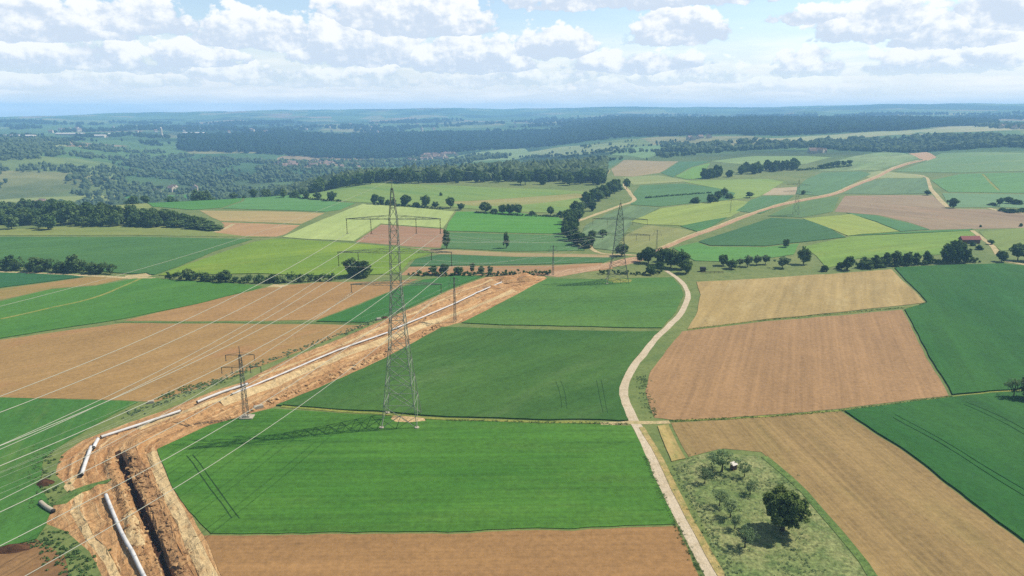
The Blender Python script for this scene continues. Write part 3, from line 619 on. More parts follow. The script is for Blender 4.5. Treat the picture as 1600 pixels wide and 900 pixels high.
# grass between the fields plus the rest of the ground sheet out to the horizon
def ground_mat():
    m, nt, b = newmat('countryside'); N = NB(nt)
    pos = N.n('ShaderNodeNewGeometry').outputs['Position']
    a = N.noise(pos, 1 / 5., 5, .65); c = N.noise(pos, 1 / 1.2, 4, .7); e = N.noise(pos, 1 / 60., 4, .6)
    col = N.mix(N.range(e, .38, .62), alb((122, 144, 86)), alb((140, 154, 96)))
    col = N.mix(N.math('MULTIPLY', N.range(a, .45, .65), .6), col, alb((98, 126, 74)))
    # far country: a patchwork of fields and woods
    vo = N.n('ShaderNodeTexVoronoi', feature='F1'); vo.inputs['Scale'].default_value = 1.
    wv = N.vmath('ADD', N.scale(pos, (1 / 210., 1 / 300., 0.)), N.scale(N.noise(pos, 1 / 500., 2, .5, 1), (.7, .7, 0.)))
    N.put(vo.inputs['Vector'], wv); sep = N.n('ShaderNodeSeparateColor'); N.put(sep.inputs[0], vo.outputs['Color'])
    cr = N.n('ShaderNodeValToRGB'); cr.color_ramp.interpolation = 'CONSTANT'
    stops = [(0, (92, 128, 78)), (.22, (130, 152, 92)), (.4, (78, 116, 72)), (.58, (160, 160, 112)), (.68, (104, 140, 84)), (.86, (170, 150, 120)), (.93, (84, 122, 74))]
    while len(cr.color_ramp.elements) < len(stops): cr.color_ramp.elements.new(.5)
    for el, (p, k) in zip(cr.color_ramp.elements, stops): el.position = p; el.color = alb(k)
    N.put(cr.inputs[0], sep.outputs[0])
    wood = N.range(N.noise(N.scale(pos, (1., .8, 0.)), 1 / 900., 6, .62), .50, .56)
    scrub = N.range(N.noise(pos, 1 / 60., 5, .7), .42, .60)
    far = N.mix(scrub, cr.outputs[0], N.mix(.4, cr.outputs[0], alb((60, 96, 58))))
    far = N.mix(wood, far, alb((46, 78, 48)))
    ln = N.n('ShaderNodeVectorMath', operation='LENGTH'); N.put(ln.inputs[0], N.scale(pos, (1., 1., 0.)))
    col = N.mix(N.range(ln.outputs['Value'], 950., 1500.), col, far)
    v = N.range(c, .2, .8, .7, 1.3); col = N.mix(1., col, N.comb(v, v, v), 'MULTIPLY'); N.put(b.inputs['Base Color'], col)
    return m
GROUND = ground_mat()
me0 = build_ground_piece(0, groups[0], 'ground', GROUND, 0., True)
V = [tuple(v.co) for v in me0.vertices]; Fs = [tuple(p.vertices) for p in me0.polygons]
AZF = [math.radians(a) for a in np.arange(-48, 48.01, .5)]
DF = [2600 * (8300 / 2600) ** (i / 150) for i in range(151)]
def add_grid(azs, ds, closed=False):
    k = len(V); n = len(azs)
    for d in ds:
        for a in azs: V.append((math.sin(a) * d, math.cos(a) * d, H(math.sin(a) * d, math.cos(a) * d)))
    for i in range(len(ds) - 1):
        for j in range(n - 1): Fs.append((k + i * n + j, k + i * n + j + 1, k + (i + 1) * n + j + 1, k + (i + 1) * n + j))
add_grid(AZF, DF)
AZB = [math.radians(a) for a in np.arange(48, 312.1, 6)]
add_grid(AZB, DR[::4] + DF[10::10])
k = len(V); ring = [math.radians(a) for a in np.arange(0, 360, 2)]
V.append((0, 0, H(0, 1)))
for a in ring: V.append((math.sin(a) * 52, math.cos(a) * 52, H(math.sin(a) * 52, math.cos(a) * 52)))
for j in range(len(ring)): Fs.append((k, k + 1 + (j + 1) % len(ring), k + 1 + j))
bpy.data.meshes.remove(me0)
Fs = [f if (Vector(V[f[1]]) - Vector(V[f[0]])).cross(Vector(V[f[2]]) - Vector(V[f[0]])).z > 0 else f[::-1] for f in Fs]
tag(obj('ground', mesh_np('ground', V, Fs, [GROUND], True)), 'rolling countryside of grass, scrub and far patchwork fields', 'ground', kind='structure')

# ------------------------------------------------------------------ vegetation
def leaf_cloud(centres, radii, per, size, rng, flat=.9):
    """leaf-clump faces scattered through clumps; returns verts, faces"""
    n = len(centres) * per
    c = np.repeat(np.asarray(centres), per, 0); r = np.repeat(np.asarray(radii), per)[:, None]
    d = rng.normal(size=(n, 3)); d /= np.linalg.norm(d, axis=1)[:, None]
    rad = rng.random((n, 1)) ** .45
    p = c + d * rad * r * np.array((1, 1, flat))
    nrm = d * .8 + rng.normal(size=(n, 3)) * .5 + np.array((0, 0, .35)); nrm /= np.linalg.norm(nrm, axis=1)[:, None]
    t = np.cross(nrm, rng.normal(size=(n, 3))); t /= np.linalg.norm(t, axis=1)[:, None]; b = np.cross(nrm, t)
    s = size * (.6 + .8 * rng.random((n, 1)))
    V = np.stack([p - t * s - b * s * .6, p + t * s * .2 - b * s * .9, p + t * s + b * s * .5, p - t * s * .1 + b * s], 1).reshape(-1, 3)
    return V, np.arange(n * 4).reshape(-1, 4)
def crown_mesh(name, seed, kind, clumps, per, size, mat, z0=.22):
    rng = np.random.default_rng(seed); C = []; R = []
    while len(C) < clumps:
        q = rng.uniform(-1, 1, 3); l = np.linalg.norm(q)
        if l > 1 or l < .42: continue
        if kind == 'round':
            w = 1.0 if q[2] > 0 else .95; p = np.array((q[0] * .38 * w, q[1] * .38 * w, z0 + (1 - z0) * .52 + q[2] * (1 - z0) * .40)); r = .13
        elif kind == 'tall':
            p = np.array((q[0] * .36 * (1 - .35 * max(q[2], 0)), q[1] * .36 * (1 - .35 * max(q[2], 0)), .10 + .46 + q[2] * .42)); r = .12
        elif kind == 'bush':
            if q[2] < -.2: continue
            p = np.array((q[0] * .40, q[1] * .40, .08 + (q[2] + .2) * .66)); r = .15
        else:   # sparse fruit tree
            p = np.array((q[0] * .42, q[1] * .42, .60 + q[2] * .32)); r = .13
        C.append(p); R.append(r * rng.uniform(.7, 1.35))
    C = np.array(C)
    for i in range(clumps):
        q = C[i] - np.array((0, 0, .5)); l = np.linalg.norm(q) + 1e-6; f = .90 + .42 * noise.noise((q[0] / l * 1.5 + seed * 3.7, q[1] / l * 1.5, q[2] / l * 1.5))
        C[i][:2] *= f; C[i][2] = .5 + (C[i][2] - .5) * (.6 + .4 * f)
    C *= 1 + .13 * rng.normal(size=(clumps, 1)) * np.array((1, 1, .25))
    V, Fq = leaf_cloud(C, R, per, size, rng)
    V[:, 2] = np.maximum(V[:, 2], .01)
    return mesh_np(name, V.tolist(), Fq.tolist(), [mat])
def trunk_mesh(name, seed, r0, top, limbs, lr, spread=.3):
    rng = random.Random(seed); mb = MB()
    mb.tube([(0, 0, -.02), (.01, 0, top * .4), (.02 * rng.uniform(-1, 1), .01, top), (.03 * rng.uniform(-1, 1), .0, min(.85, top + .25))], [r0 * 1.4, r0, r0 * .75, r0 * .25], 7)
    for i in range(limbs):
        a = 2 * PI * (i + rng.random() * .6) / limbs; z = top * rng.uniform(.7, 1.05); s = spread * rng.uniform(.7, 1.1)
        e = Vector((math.cos(a) * s, math.sin(a) * s, z + rng.uniform(.15, .42)))
        m = Vector((math.cos(a) * s * .5, math.sin(a) * s * .5, z + (e.z - z) * .35))
        mb.tube([(0, 0, z), m, e], [lr, lr * .7, lr * .25], 5)
        for k in range(2):
            b = a + rng.uniform(-.9, .9); e2 = m + Vector((math.cos(b) * s * .45, math.sin(b) * s * .45, rng.uniform(.05, .25)))
            mb.tube([m, e2], [lr * .5, lr * .15], 4)
    return mb.mesh(name, [BARK], True)

LIB = {}
def lib(kind, mat, n, clumps, per, size, tr, **kw):   # crown and trunk pairs to draw from
    L = []
    for i in range(n):
        L.append((crown_mesh('crown', 100 + i * 7 + len(LIB) * 31, kind, clumps, per, size, mat, **kw), trunk_mesh('trunk', 50 + i + len(LIB) * 9, *tr)))
    return L
LIB['round'] = lib('round', LEAF, 5, 56, 46, .045, (.028, .34, 5, .014), z0=.06)
LIB['wood'] = lib('round', LEAF, 5, 56, 40, .050, (.026, .34, 4, .014), z0=-.06)
LIB['mid'] = lib('round', LEAF2, 4, 46, 42, .048, (.026, .34, 5, .013), z0=.06)
LIB['tall'] = lib('tall', LEAF, 3, 44, 40, .042, (.03, .4, 4, .013))
LIB['slim'] = lib('tall', LEAF2, 3, 40, 36, .045, (.03, .4, 4, .013))
LIB['bush'] = lib('bush', LEAF, 4, 40, 40, .052, (.02, .25, 4, .01))
LIB['fruit'] = lib('fruit', LEAF3, 4, 26, 26, .038, (.026, .42, 6, .014, .36))
LIB['pale'] = lib('round', LEAF3, 3, 34, 34, .048, (.026, .34, 5, .013))
PROTO = {}
def tree(kind, p, w, h, label, group=None, cat='tree', name=None, rng=random):
    """a tree of its own: an Empty at the foot, trunk and crown below it"""
    i = rng.randrange(len(LIB[kind])); cm, tm = LIB[kind][i]
    nm = name or {'bush': 'bush', 'fruit': 'fruit_tree', 'tall': 'tall_tree', 'slim': 'slim_tree'}.get(kind, 'broadleaf_tree')
    root = empty(nm, (p.x, p.y, H(p.x, p.y)), rng.uniform(0, 6.28), (w, w, h))
    tag(root, label, cat, group)
    key = (kind, i)
    if key not in PROTO:
        PROTO[key] = (obj('crown', cm, root), obj('trunk', tm, root))
    else:
        for src in PROTO[key]:
            c = src.copy(); COL.objects.link(c); c.parent = root
    return root
def tpx(kind, px, py, wpx, hpx, label, group=None, **kw):
    p = at(px, py); k = mpp(p); return tree(kind, p, wpx * k, hpx * k * 1.02, label, group, **kw)
ORD = ['first', 'second', 'third', 'fourth', 'fifth', 'sixth', 'seventh', 'eighth', 'ninth', 'tenth', 'eleventh', 'twelfth', 'thirteenth', 'fourteenth', 'fifteenth', 'sixteenth']
def row(kind, lst, fmt, group, **kw):
    for i, e in enumerate(sorted(lst)):
        k = e[4] if len(e) > 4 else kind
        if k == 'round' and random.random() < .4: k = 'mid'
        tpx(k, e[0], e[1], e[2] * 1.15, e[3], fmt % ORD[i], group, **kw)

# big round tree in the fruit tree plot, built denser because it stands nearest
rng = np.random.default_rng(5); C = []; R = []
while len(C) < 230:
    q = rng.uniform(-1, 1, 3); l = np.linalg.norm(q)
    if l > 1 or l < .38: continue
    s = (1.0 if q[2] > -.1 else .86) * (.93 + .24 * noise.noise((q[0] / l * 1.7, q[1] / l * 1.7, q[2] / l * 1.7 + 4.)))
    C.append((q[0] * 4.5 * s, q[1] * 4.5 * s, 5.0 + q[2] * 3.9 * s)); R.append(rng.uniform(.4, .95))
Vb, Fb = leaf_cloud(C, R, 110, .17, rng)
p = at(1222, 829); bt = empty('broadleaf_tree', (p.x, p.y, H(p.x, p.y))); tag(bt, 'big round dense tree casting a dark shadow in the rough grass plot', 'tree')
obj('crown', mesh_np('crown', Vb.tolist(), Fb.tolist(), [LEAFB]), bt)
tm = trunk_mesh('trunk', 3, .045, .26, 7, .022, .33); ob = obj('trunk', tm, bt); ob.scale = (8.6, 8.6, 9.2)
# thin-leaved fruit trees
FR = [(1128, 737, 50, 36, 'large spreading fruit tree standing beside the little hut'), (1101, 755, 26, 26, 'small fruit tree nearest the road at the top of the plot'), (1163, 745, 24, 26, 'thin fruit tree just right of the little hut'),
      (1172, 772, 26, 24, 'pale thin fruit tree left of the big round tree, upper one'), (1124, 790, 30, 28, 'low fruit tree in the middle of the grass plot, upper one'), (1141, 808, 34, 30, 'low leafy fruit tree in the middle of the grass plot'),
      (1148, 826, 24, 26, 'thin leaning fruit tree below the plot middle'), (1164, 855, 40, 36, 'lowest fruit tree, left of the big tree shadow')]
LIB['orchard'] = [(crown_mesh('crown', 700 + i, 'fruit', 38, 30, .022, LEAF3), trunk_mesh('trunk', 800 + i, .026, .40, 7, .015, .38)) for i in range(4)]
for a, b, w, h, l in FR: tpx('orchard', a, b, w, h, l, 'fruit trees in the rough grass plot', cat='fruit tree', name='fruit_tree')
tpx('orchard', 1583, 622, 30, 34, 'dark bare-branched tree at the right edge on the field boundary', 'trees at the right edge', name='fruit_tree')
tpx('mid', 1606, 624, 30, 38, 'leafy tree cut by the right edge on the field boundary', 'trees at the right edge')
# trees standing alone
tpx('wood', 553, 432, 34, 30, 'left one of the two joined round trees at the end of the hedge', 'two round trees beside the hedge')
tpx('wood', 570, 433, 30, 27, 'right one of the two joined round trees at the end of the hedge', 'two round trees beside the hedge')
tpx('slim', 698, 389, 17, 31, 'slim leaning tree at the corner of the reddish brown field', 'slim trees at the dull green field')
tpx('slim', 791, 388, 14, 26, 'slim tree alone at the edge of the dull green field', 'slim trees at the dull green field')
row('round', [(443, 309, 11, 14), (460, 308, 14, 9, 'bush'), (479, 311, 10, 13), (496, 312, 13, 12), (518, 314, 15, 16)], '%s tree from the left in the short row above the blue green field', 'short tree row left')
row('round', [(585, 319, 13, 16), (596, 320, 12, 14), (606, 320, 10, 9, 'bush'), (615, 320, 11, 10), (634, 322, 18, 18), (650, 323, 13, 8, 'bush'), (665, 324, 17, 20), (680, 325, 11, 10)], '%s tree from the left in the row behind the pale field', 'tree row behind the pale field')
row('round', [(704, 325, 15, 18), (720, 328, 12, 11)], '%s of the two trees right of the pale field', 'pair of trees right of the pale field')
tpx('bush', 689, 306, 6, 6, 'tiny lone bush in the wide meadow on the crest')
row('round', [(758, 332, 20, 17), (772, 333, 13, 8, 'bush'), (785, 334, 13, 15), (797, 335, 16, 16), (809, 335, 16, 17), (832, 336, 11, 7, 'bush'), (860, 336, 12, 14), (875, 338, 10, 9, 'bush')], '%s tree from the left in the row above the fresh green field', 'tree row above the fresh green field')
row('round', [(677, 429, 14, 15), (693, 429, 17, 17), (716, 429, 18, 13), (738, 426, 9, 16, 'mid'), (752, 427, 12, 12, 'mid'), (766, 427, 10, 12, 'mid')], '%s tree from the left behind the soil bank beside the pipeline', 'trees behind the soil bank')
row('round', [(1228, 387, 11, 14, 'mid'), (1255, 413, 20, 28, 'mid')], '%s of the two lone trees right of the small orchard', 'lone trees by the small orchard')
row('pale', [(1130, 415, 17, 17, 'round'), (1143, 420, 19, 15, 'mid'), (1156, 416, 13, 12), (1168, 417, 16, 18), (1182, 414, 16, 15), (1196, 413, 14, 15), (1222, 419, 22, 18)], '%s pale tree from the left in the small orchard below the fresh green field', 'small orchard')
row('round', [(1013, 411, 22, 26), (1032, 414, 22, 26), (1048, 418, 26, 30), (1064, 420, 26, 30), (1072, 427, 20, 22), (1031, 424, 15, 16), (1016, 429, 17, 15), (971, 400, 20, 20, 'mid'), (1041, 409, 22, 22, 'mid'), (1000, 409, 14, 16)], '%s tree from the left in the clump at the head of the farm road', 'clump at the head of the farm road')
row('tall', [(1288, 424, 12, 11, 'bush'), (1324, 422, 22, 22), (1312, 420, 12, 12, 'bush'), (1352, 419, 22, 18, 'bush'), (1370, 417, 24, 20, 'bush'), (1384, 416, 20, 22), (1400, 415, 22, 22), (1416, 414, 20, 20), (1431, 413, 18, 18), (1447, 412, 17, 20), (1479, 411, 22, 30), (1493, 410, 32, 36, 'round'), (1508, 411, 18, 22)], '%s tree from the left in the dark row below the long meadow', 'dark tree row on the right')
row('round', [(1565, 409, 17, 18), (1590, 407, 24, 28), (1606, 408, 24, 26)], '%s round tree from the left beside the road at the right edge', 'round trees at the right edge road')
row('round', [(1449, 305, 9, 8), (1489, 325, 15, 16)], '%s of the two trees beside the pale farm track on the right slope', 'trees beside the slope track')
row('bush', [(1561, 322, 10, 14, 'round'), (1575, 318, 14, 11, 'round'), (1588, 319, 18, 8), (1566, 330, 12, 6), (1580, 332, 20, 7), (1598, 331, 20, 7), (1550, 321, 12, 5)], '%s bush from the left around the grassy hollow at the right edge', 'bushes around the hollow')
tpx('bush', 1532, 355, 4, 4, 'tiny bush at the start of the barn track')
tpx('bush', 1595, 354, 6, 6, 'small bush on the meadow at the right edge')
row('bush', [(1548, 382, 10, 8, 'mid'), (1530, 390, 12, 8), (1520, 384, 9, 7)], '%s bush from the left below the red roofed barn', 'bushes below the barn')
row('round', [(1115, 315, 16, 10, 'bush'), (1110, 317, 14, 14), (1122, 313, 14, 15), (1131, 308, 12, 15), (1139, 310, 14, 9, 'bush'), (1086, 317, 15, 10, 'bush'), (1171, 309, 12, 10)], '%s tree from the left in the small clump in the lime fields', 'small clump in the lime fields')
row('round', [(1255, 304, 8, 7), (925, 372, 14, 13, 'mid'), (942, 371, 14, 13, 'mid')], '%s lone tree from the left on the slopes beside the far pipeline and creek', 'lone trees on the slopes')

# wood at the left edge
R1 = random.Random(21)
def prof(px):
    return float(np.interp(px, [-60, 0, 60, 115, 150, 185, 215, 250, 290, 320, 345], [322, 325, 322, 311, 318, 314, 320, 324, 333, 341, 350]))
n = 0
for r, (dy, cnt) in enumerate(((0, 26), (-4, 22), (-9, 20))):
    for i in range(cnt):
        px = -40 + (385 - r * 12) * (i + R1.uniform(.1, .9)) / cnt
        by = float(np.interp(px, [-40, 100, 130, 250, 345], [351, 351, 352, 355, 359])) + dy + R1.uniform(-1, 1)
        q = at(px, by); k = mpp(q); hh = max(10, (by - prof(px)) * R1.uniform(.78, 1.06) if r else (by - prof(px)) * R1.uniform(.45, .9))
        tree(R1.choice(['wood', 'wood', 'mid', 'bush' if r == 0 else 'wood']), q, R1.uniform(20, 30) * k, hh * k, 'leafy tree in the dense wood at the left edge', 'trees of the wood at the left edge', rng=R1)
row('mid', [(18, 358, 22, 22), (76, 359, 24, 24), (60, 357, 16, 16)], '%s pale tree from the left standing in front of the left wood', 'trees in front of the left wood')
# creek trees
R2 = random.Random(8)
CL = [(972, 296), (955, 302), (940, 308), (925, 318), (915, 330), (903, 338), (893, 348), (888, 360), (892, 372), (902, 382), (912, 388)]
for i in range(46):
    t = i / 45 * (len(CL) - 1); k0 = min(int(t), len(CL) - 2); f = t - k0
    px = CL[k0][0] + (CL[k0 + 1][0] - CL[k0][0]) * f + R2.uniform(-11, 11); py = CL[k0][1] + (CL[k0 + 1][1] - CL[k0][1]) * f + R2.uniform(-3, 3)
    q = at(px, py); k = mpp(q)
    tree(R2.choice(['wood', 'round', 'mid']), q, R2.uniform(13, 20) * k, R2.uniform(13, 23) * k, 'tree in the winding belt of trees along the creek', 'trees along the creek', rng=R2)
# copse on the right
for i in range(40):
    t = R2.random(); px = 1100 + 150 * t + R2.uniform(-4, 4); py = 279 - 16 * t + R2.uniform(-3.5, 1.5)
    q = at(px, py); k = mpp(q)
    tree('wood', q, R2.uniform(11, 16) * k, R2.uniform(11, 17) * k, 'tree of the compact copse between the far fields', 'trees of the compact copse', rng=R2)
row('round', [(1292, 262, 12, 8), (1300, 261, 10, 8), (1308, 260, 11, 9), (1318, 259, 10, 8), (1327, 257, 9, 7), (1283, 264, 12, 7)], '%s tree from the left in the short row behind the copse', 'short row behind the copse')
# woodland behind the crest: the nearest trees one by one
for i in range(84):
    px = 400 + 550 * (i + R2.random()) / 84; D = R2.uniform(795, 850) if px < 800 else R2.uniform(770, 830)
    if px < 520: D = R2.uniform(790, 830)
    q = pd(px, D)
    hh = R2.uniform(11, 18) * (.55 if px < 480 else 1.)
    tree(R2.choice(['wood', 'mid', 'mid', 'wood']), q, hh * R2.uniform(.85, 1.15), hh, 'tree in the long woodland behind the meadow crest', 'trees of the woodland behind the crest', rng=R2)
for i in range(30):
    px = R2.uniform(-40, 430); q = pd(px, R2.uniform(705, 760)); hh = R2.uniform(5, 12)
    tree(R2.choice(['round', 'bush', 'mid']), q, hh * R2.uniform(.9, 1.5), hh, 'tree or bush on the valley edge behind the left crest', 'trees on the valley edge', rng=R2)

# hedges: one each
def hedge(pts, hpx, label, seed, gaps=0.):
    rng = np.random.default_rng(seed); L = smooth_line([at(*p) for p in pts], 1.5); k = mpp(L[len(L) // 2]); C = []; R = []
    o = L[len(L) // 2].copy(); o.z = H(o.x, o.y)
    for i, p in enumerate(L):
        v = .5 + .5 * noise.noise((i * .11, seed, 0)) + .35 * noise.noise((i * .31, seed, 4))
        if v < gaps: continue
        h = hpx * k * (.45 + .75 * v)
        for q in range(3):
            z = rng.uniform(.15, .95) * h
            C.append((p.x - o.x + rng.normal() * .8, p.y - o.y + rng.normal() * .8, H(p.x, p.y) - o.z + z)); R.append(min(1.5, h * .33) * rng.uniform(.7, 1.2))
    Vh, Fh = leaf_cloud(C, R, 34, .30, rng); ob = obj('hedge', mesh_np('hedge', Vh.tolist(), Fh.tolist(), [LEAF])); ob.location = o
    tag(ob, label, 'hedge')
hedge([(-60, 420), (0, 421), (60, 423), (100, 424), (140, 426), (178, 428)], 21, 'tall dark hedge at the left edge below the dark green field', 1)
row('round', [(18, 421, 26, 23, 'bush'), (60, 424, 30, 25, 'bush'), (119, 425, 26, 28), (95, 425, 20, 16, 'bush'), (150, 427, 22, 18, 'bush')], '%s bush from the left growing in the left edge hedge', 'bushes in the left edge hedge')
hedge([(262, 436), (300, 438), (350, 441), (400, 442), (450, 441), (522, 438)], 15, 'long dark hedge running towards the round trees', 2)
row('round', [(295, 438, 19, 19), (352, 441, 22, 20), (322, 440, 16, 14, 'bush'), (425, 441, 15, 14, 'bush')], '%s bush from the left growing in the long dark hedge', 'bushes in the long hedge')
hedge([(645, 430), (700, 431), (760, 431), (800, 430), (855, 429)], 8, 'low dark hedge behind the soil bank', 3)
hedge([(938, 428), (970, 428), (1000, 429), (1030, 428)], 6, 'low hedge beside the second pylon', 4)
hedge([(1340, 419), (1400, 416), (1460, 412), (1525, 409)], 10, 'dense low hedge under the dark tree row on the right', 5)
hedge([(582, 319), (630, 323), (690, 327)], 4, 'thin low hedge under the tree row behind the pale field', 6)
hedge([(455, 309), (490, 312), (532, 315)], 3.5, 'thin low hedge under the short tree row on the left', 7)
hedge([(745, 333), (800, 337), (880, 340)], 4, 'thin low hedge above the fresh green field', 8)
hedge([(1245, 267), (1290, 264), (1330, 260)], 4, 'thin hedge behind the copse', 9)
hedge([(1010, 310), (1060, 306), (1110, 302)], 3.2, 'broken hedge line in the dark green field behind the creek road', 10, .35)
# tall weeds along the dirt strip on the left
def weeds(pts, spread, n, label, seed, size=.22):
    rng = np.random.default_rng(seed); L = smooth_line([at(*p) for p in pts], 1.); C = []; R = []
    o = L[len(L) // 2].copy(); o.z = H(o.x, o.y)
    for i in range(n):
        p = L[rng.integers(len(L))]; x = p.x + rng.normal() * spread; y = p.y + rng.normal() * spread
        C.append((x - o.x, y - o.y, H(x, y) - o.z + .15)); R.append(rng.uniform(.2, .5))
    Vh, Fh = leaf_cloud(C, R, 16, size * .7, rng, .5); ob = obj('weeds', mesh_np('weeds', Vh.tolist(), Fh.tolist(), [LEAF3 if seed % 2 else LEAF2])); ob.location = o
    tag(ob, label, 'weeds', kind='stuff')
weeds([(200, 648), (250, 630), (330, 600), (440, 556), (560, 512), (640, 478)], 1.1, 420, 'line of rough weeds along the far side of the dirt strip', 1)
weeds([(255, 620), (300, 605), (345, 595)], 1.0, 140, 'dark green weeds beside the bend of the dirt strip', 2)
weeds([(60, 705), (64, 750), (72, 790)], 1.6, 170, 'rough weeds left of the haul track', 4)
weeds([(60, 845), (95, 860), (120, 885), (130, 960)], 1.7, 230, 'bushy weeds beside the brown corner field', 6)
weeds([(1060, 728), (1085, 785), (1130, 870), (1165, 960)], 1.1, 260, 'tufts along the road side of the fruit tree plot', 9, .12)
weeds([(1090, 722), (1160, 760), (1220, 760), (1235, 850), (1250, 900)], 2.4, 420, 'grass tufts spread over the fruit tree plot', 3, .10)
weeds([(1003, 590), (1010, 620), (1022, 650)], .9, 130, 'tall grass between the road and the brown plough land', 11, .12)

weeds([(700, 657), (860, 661), (980, 663)], .35, 260, 'low rough grass on the boundary between the two green crops', 12, .09)
weeds([(1050, 658), (1180, 652), (1310, 642), (1485, 620)], .35, 420, 'low rough grass on the boundary of the plough land', 14, .09)
weeds([(1008, 715), (1036, 780), (1066, 840), (1096, 900), (1120, 960)], .35, 300, 'rough grass fringe along the left side of the farm road', 16, .09)
weeds([(1080, 514), (1200, 500), (1410, 481)], .4, 260, 'low rough grass between the straw field and the plough land', 18, .1)
# far woods: masses nobody could count
def ico():
    bm = bmesh.new(); bmesh.ops.create_icosphere(bm, subdivisions=1, radius=1.); v = np.array([x.co[:] for x in bm.verts]); f = np.array([[q.index for q in x.verts] for x in bm.faces]); bm.free(); return v, f
IV, IF = ico()
def forest(label, poly, n, hrange, mat, seed, dens=None, name='forest'):
    """trees scattered over a region given as (picture column, distance) corners"""
    rng = np.random.default_rng(seed); P = [Vector((a, b, 0)) for a, b in poly]
    a0, a1 = min(p.x for p in P), max(p.x for p in P); d0, d1 = min(p.y for p in P), max(p.y for p in P)
    Vs = []; Fs2 = []; k = 0; tries = 0
    while k < n and tries < n * 30:
        tries += 1
        px = rng.uniform(a0, a1); D = math.sqrt(rng.uniform(d0 * d0, d1 * d1))
        if not in_poly(px, D, P): continue
        q = pd(px, D)
        if dens and noise.noise((q.x / dens[0], q.y / dens[0], seed)) + .5 * noise.noise((q.x / dens[0] * 3, q.y / dens[0] * 3, seed)) < dens[1]: continue
        h = hrange[0] + (hrange[1] - hrange[0]) * rng.random() ** 1.5; w = h * rng.uniform(.36, .62)
        v = IV * (1 + .26 * rng.normal(size=(len(IV), 1))) * np.array((w, w, h * .5)) + np.array((q.x, q.y, H(q.x, q.y) + h * .48))
        Vs.append(v); Fs2.append(IF + k * len(IV)); k += 1
    ob = obj(name, mesh_np(name, np.concatenate(Vs).tolist(), np.concatenate(Fs2).tolist(), [mat])); tag(ob, label, name, kind='stuff')
forest('woodland slope falling away behind the crest', [(395, 825), (950, 815), (950, 1150), (800, 1320), (640, 1300), (500, 1150), (395, 950)], 1900, (10, 16), FARLEAF2, 1)
forest('scrub and trees on the left valley slopes', [(-80, 880), (430, 880), (470, 1250), (420, 1900), (-80, 2350)], 4600, (3.5, 10), FARLEAF2, 2, (130., -.08), 'scrub')
forest('dense trees on the left valley floor', [(-80, 850), (420, 850), (430, 1120), (-80, 1120)], 900, (6, 13), FARLEAF2, 3, (90., -.25), 'scrub')
forest('trees between the houses of the valley village', [(380, 1350), (760, 1300), (800, 1900), (700, 2050), (560, 1950), (400, 1850)], 1300, (6, 12), FARLEAF2, 4, (120., -.05), 'scrub')
forest('dark forest on the far valley side in the middle', [(275, 2150), (420, 2050), (560, 2050), (700, 2150), (820, 2250), (960, 2250), (960, 2950), (700, 3050), (430, 2900), (275, 2650)], 6500, (11, 18), FARLEAF, 5)
forest('dark forest on the middle ridge', [(880, 2250), (985, 2130), (1165, 2150), (1165, 3500), (990, 3500), (880, 3300)], 4200, (12, 18), FARLEAF, 6)
forest('dense forest plateau on the right', [(1165, 2060), (1250, 2080), (1400, 2250), (1480, 2550), (1560, 2900), (1560, 3300), (1100, 3300), (1110, 2600)], 4600, (13, 19), FARLEAF, 7)
forest('wooded slope between the far fields on the right', [(1040, 1480), (1120, 1400), (1250, 1560), (1360, 1500), (1480, 1560), (1640, 1480), (1640, 1900), (1500, 1950), (1350, 1820), (1230, 1700), (1120, 1720), (1040, 1600)], 1900, (7, 14), FARLEAF2, 8, (160., -.22), 'woods')
forest('hedges and small woods among the far fields', [(800, 1250), (1000, 1200), (1090, 1350), (1100, 1850), (900, 2000), (800, 1800)], 420, (5, 9), FARLEAF2, 9, (90., .22), 'woods')
forest('woods on the far plain', [(-80, 2700), (280, 2700), (900, 3300), (1640, 3500), (1640, 4600), (-80, 4600)], 3400, (11, 18), FARLEAF, 10, (420., .16))
forest('woods at the upper right edge', [(1520, 2300), (1640, 2200), (1640, 3000), (1540, 2900)], 350, (7, 13), FARLEAF2, 11, (120., -.1), 'woods')
forest('scattered trees in the left plain', [(-80, 2250), (260, 2300), (260, 2700), (-80, 2750)], 500, (7, 13), FARLEAF, 12, (160., .12), 'woods')

# ------------------------------------------------------------------ power lines
def lattice(mb, zs, half, w_leg, w_br, ph=0.):
    """four corner legs and zigzag bracing between the given levels"""
    def corner(i, z): 
        h = np.interp(z, zs, half); a = ph + PI / 4 + i * PI / 2
        return Vector((math.cos(a) * h * math.sqrt(2), math.sin(a) * h * math.sqrt(2), z))
    for k in range(len(zs) - 1):
        for i in range(4):
            mb.bar(corner(i, zs[k]), corner(i, zs[k + 1]), w_leg)
            j = (i + 1) % 4
            if k % 2: mb.bar(corner(i, zs[k]), corner(j, zs[k + 1]), w_br)
            else: mb.bar(corner(j, zs[k]), corner(i, zs[k + 1]), w_br)
            if half[k] > 1.2: 
                if k % 2: mb.bar(corner(j, zs[k]), corner(i, zs[k + 1]), w_br)
                else: mb.bar(corner(i, zs[k]), corner(j, zs[k + 1]), w_br)
            mb.bar(corner(i, zs[k + 1]), corner(j, zs[k + 1]), w_br)
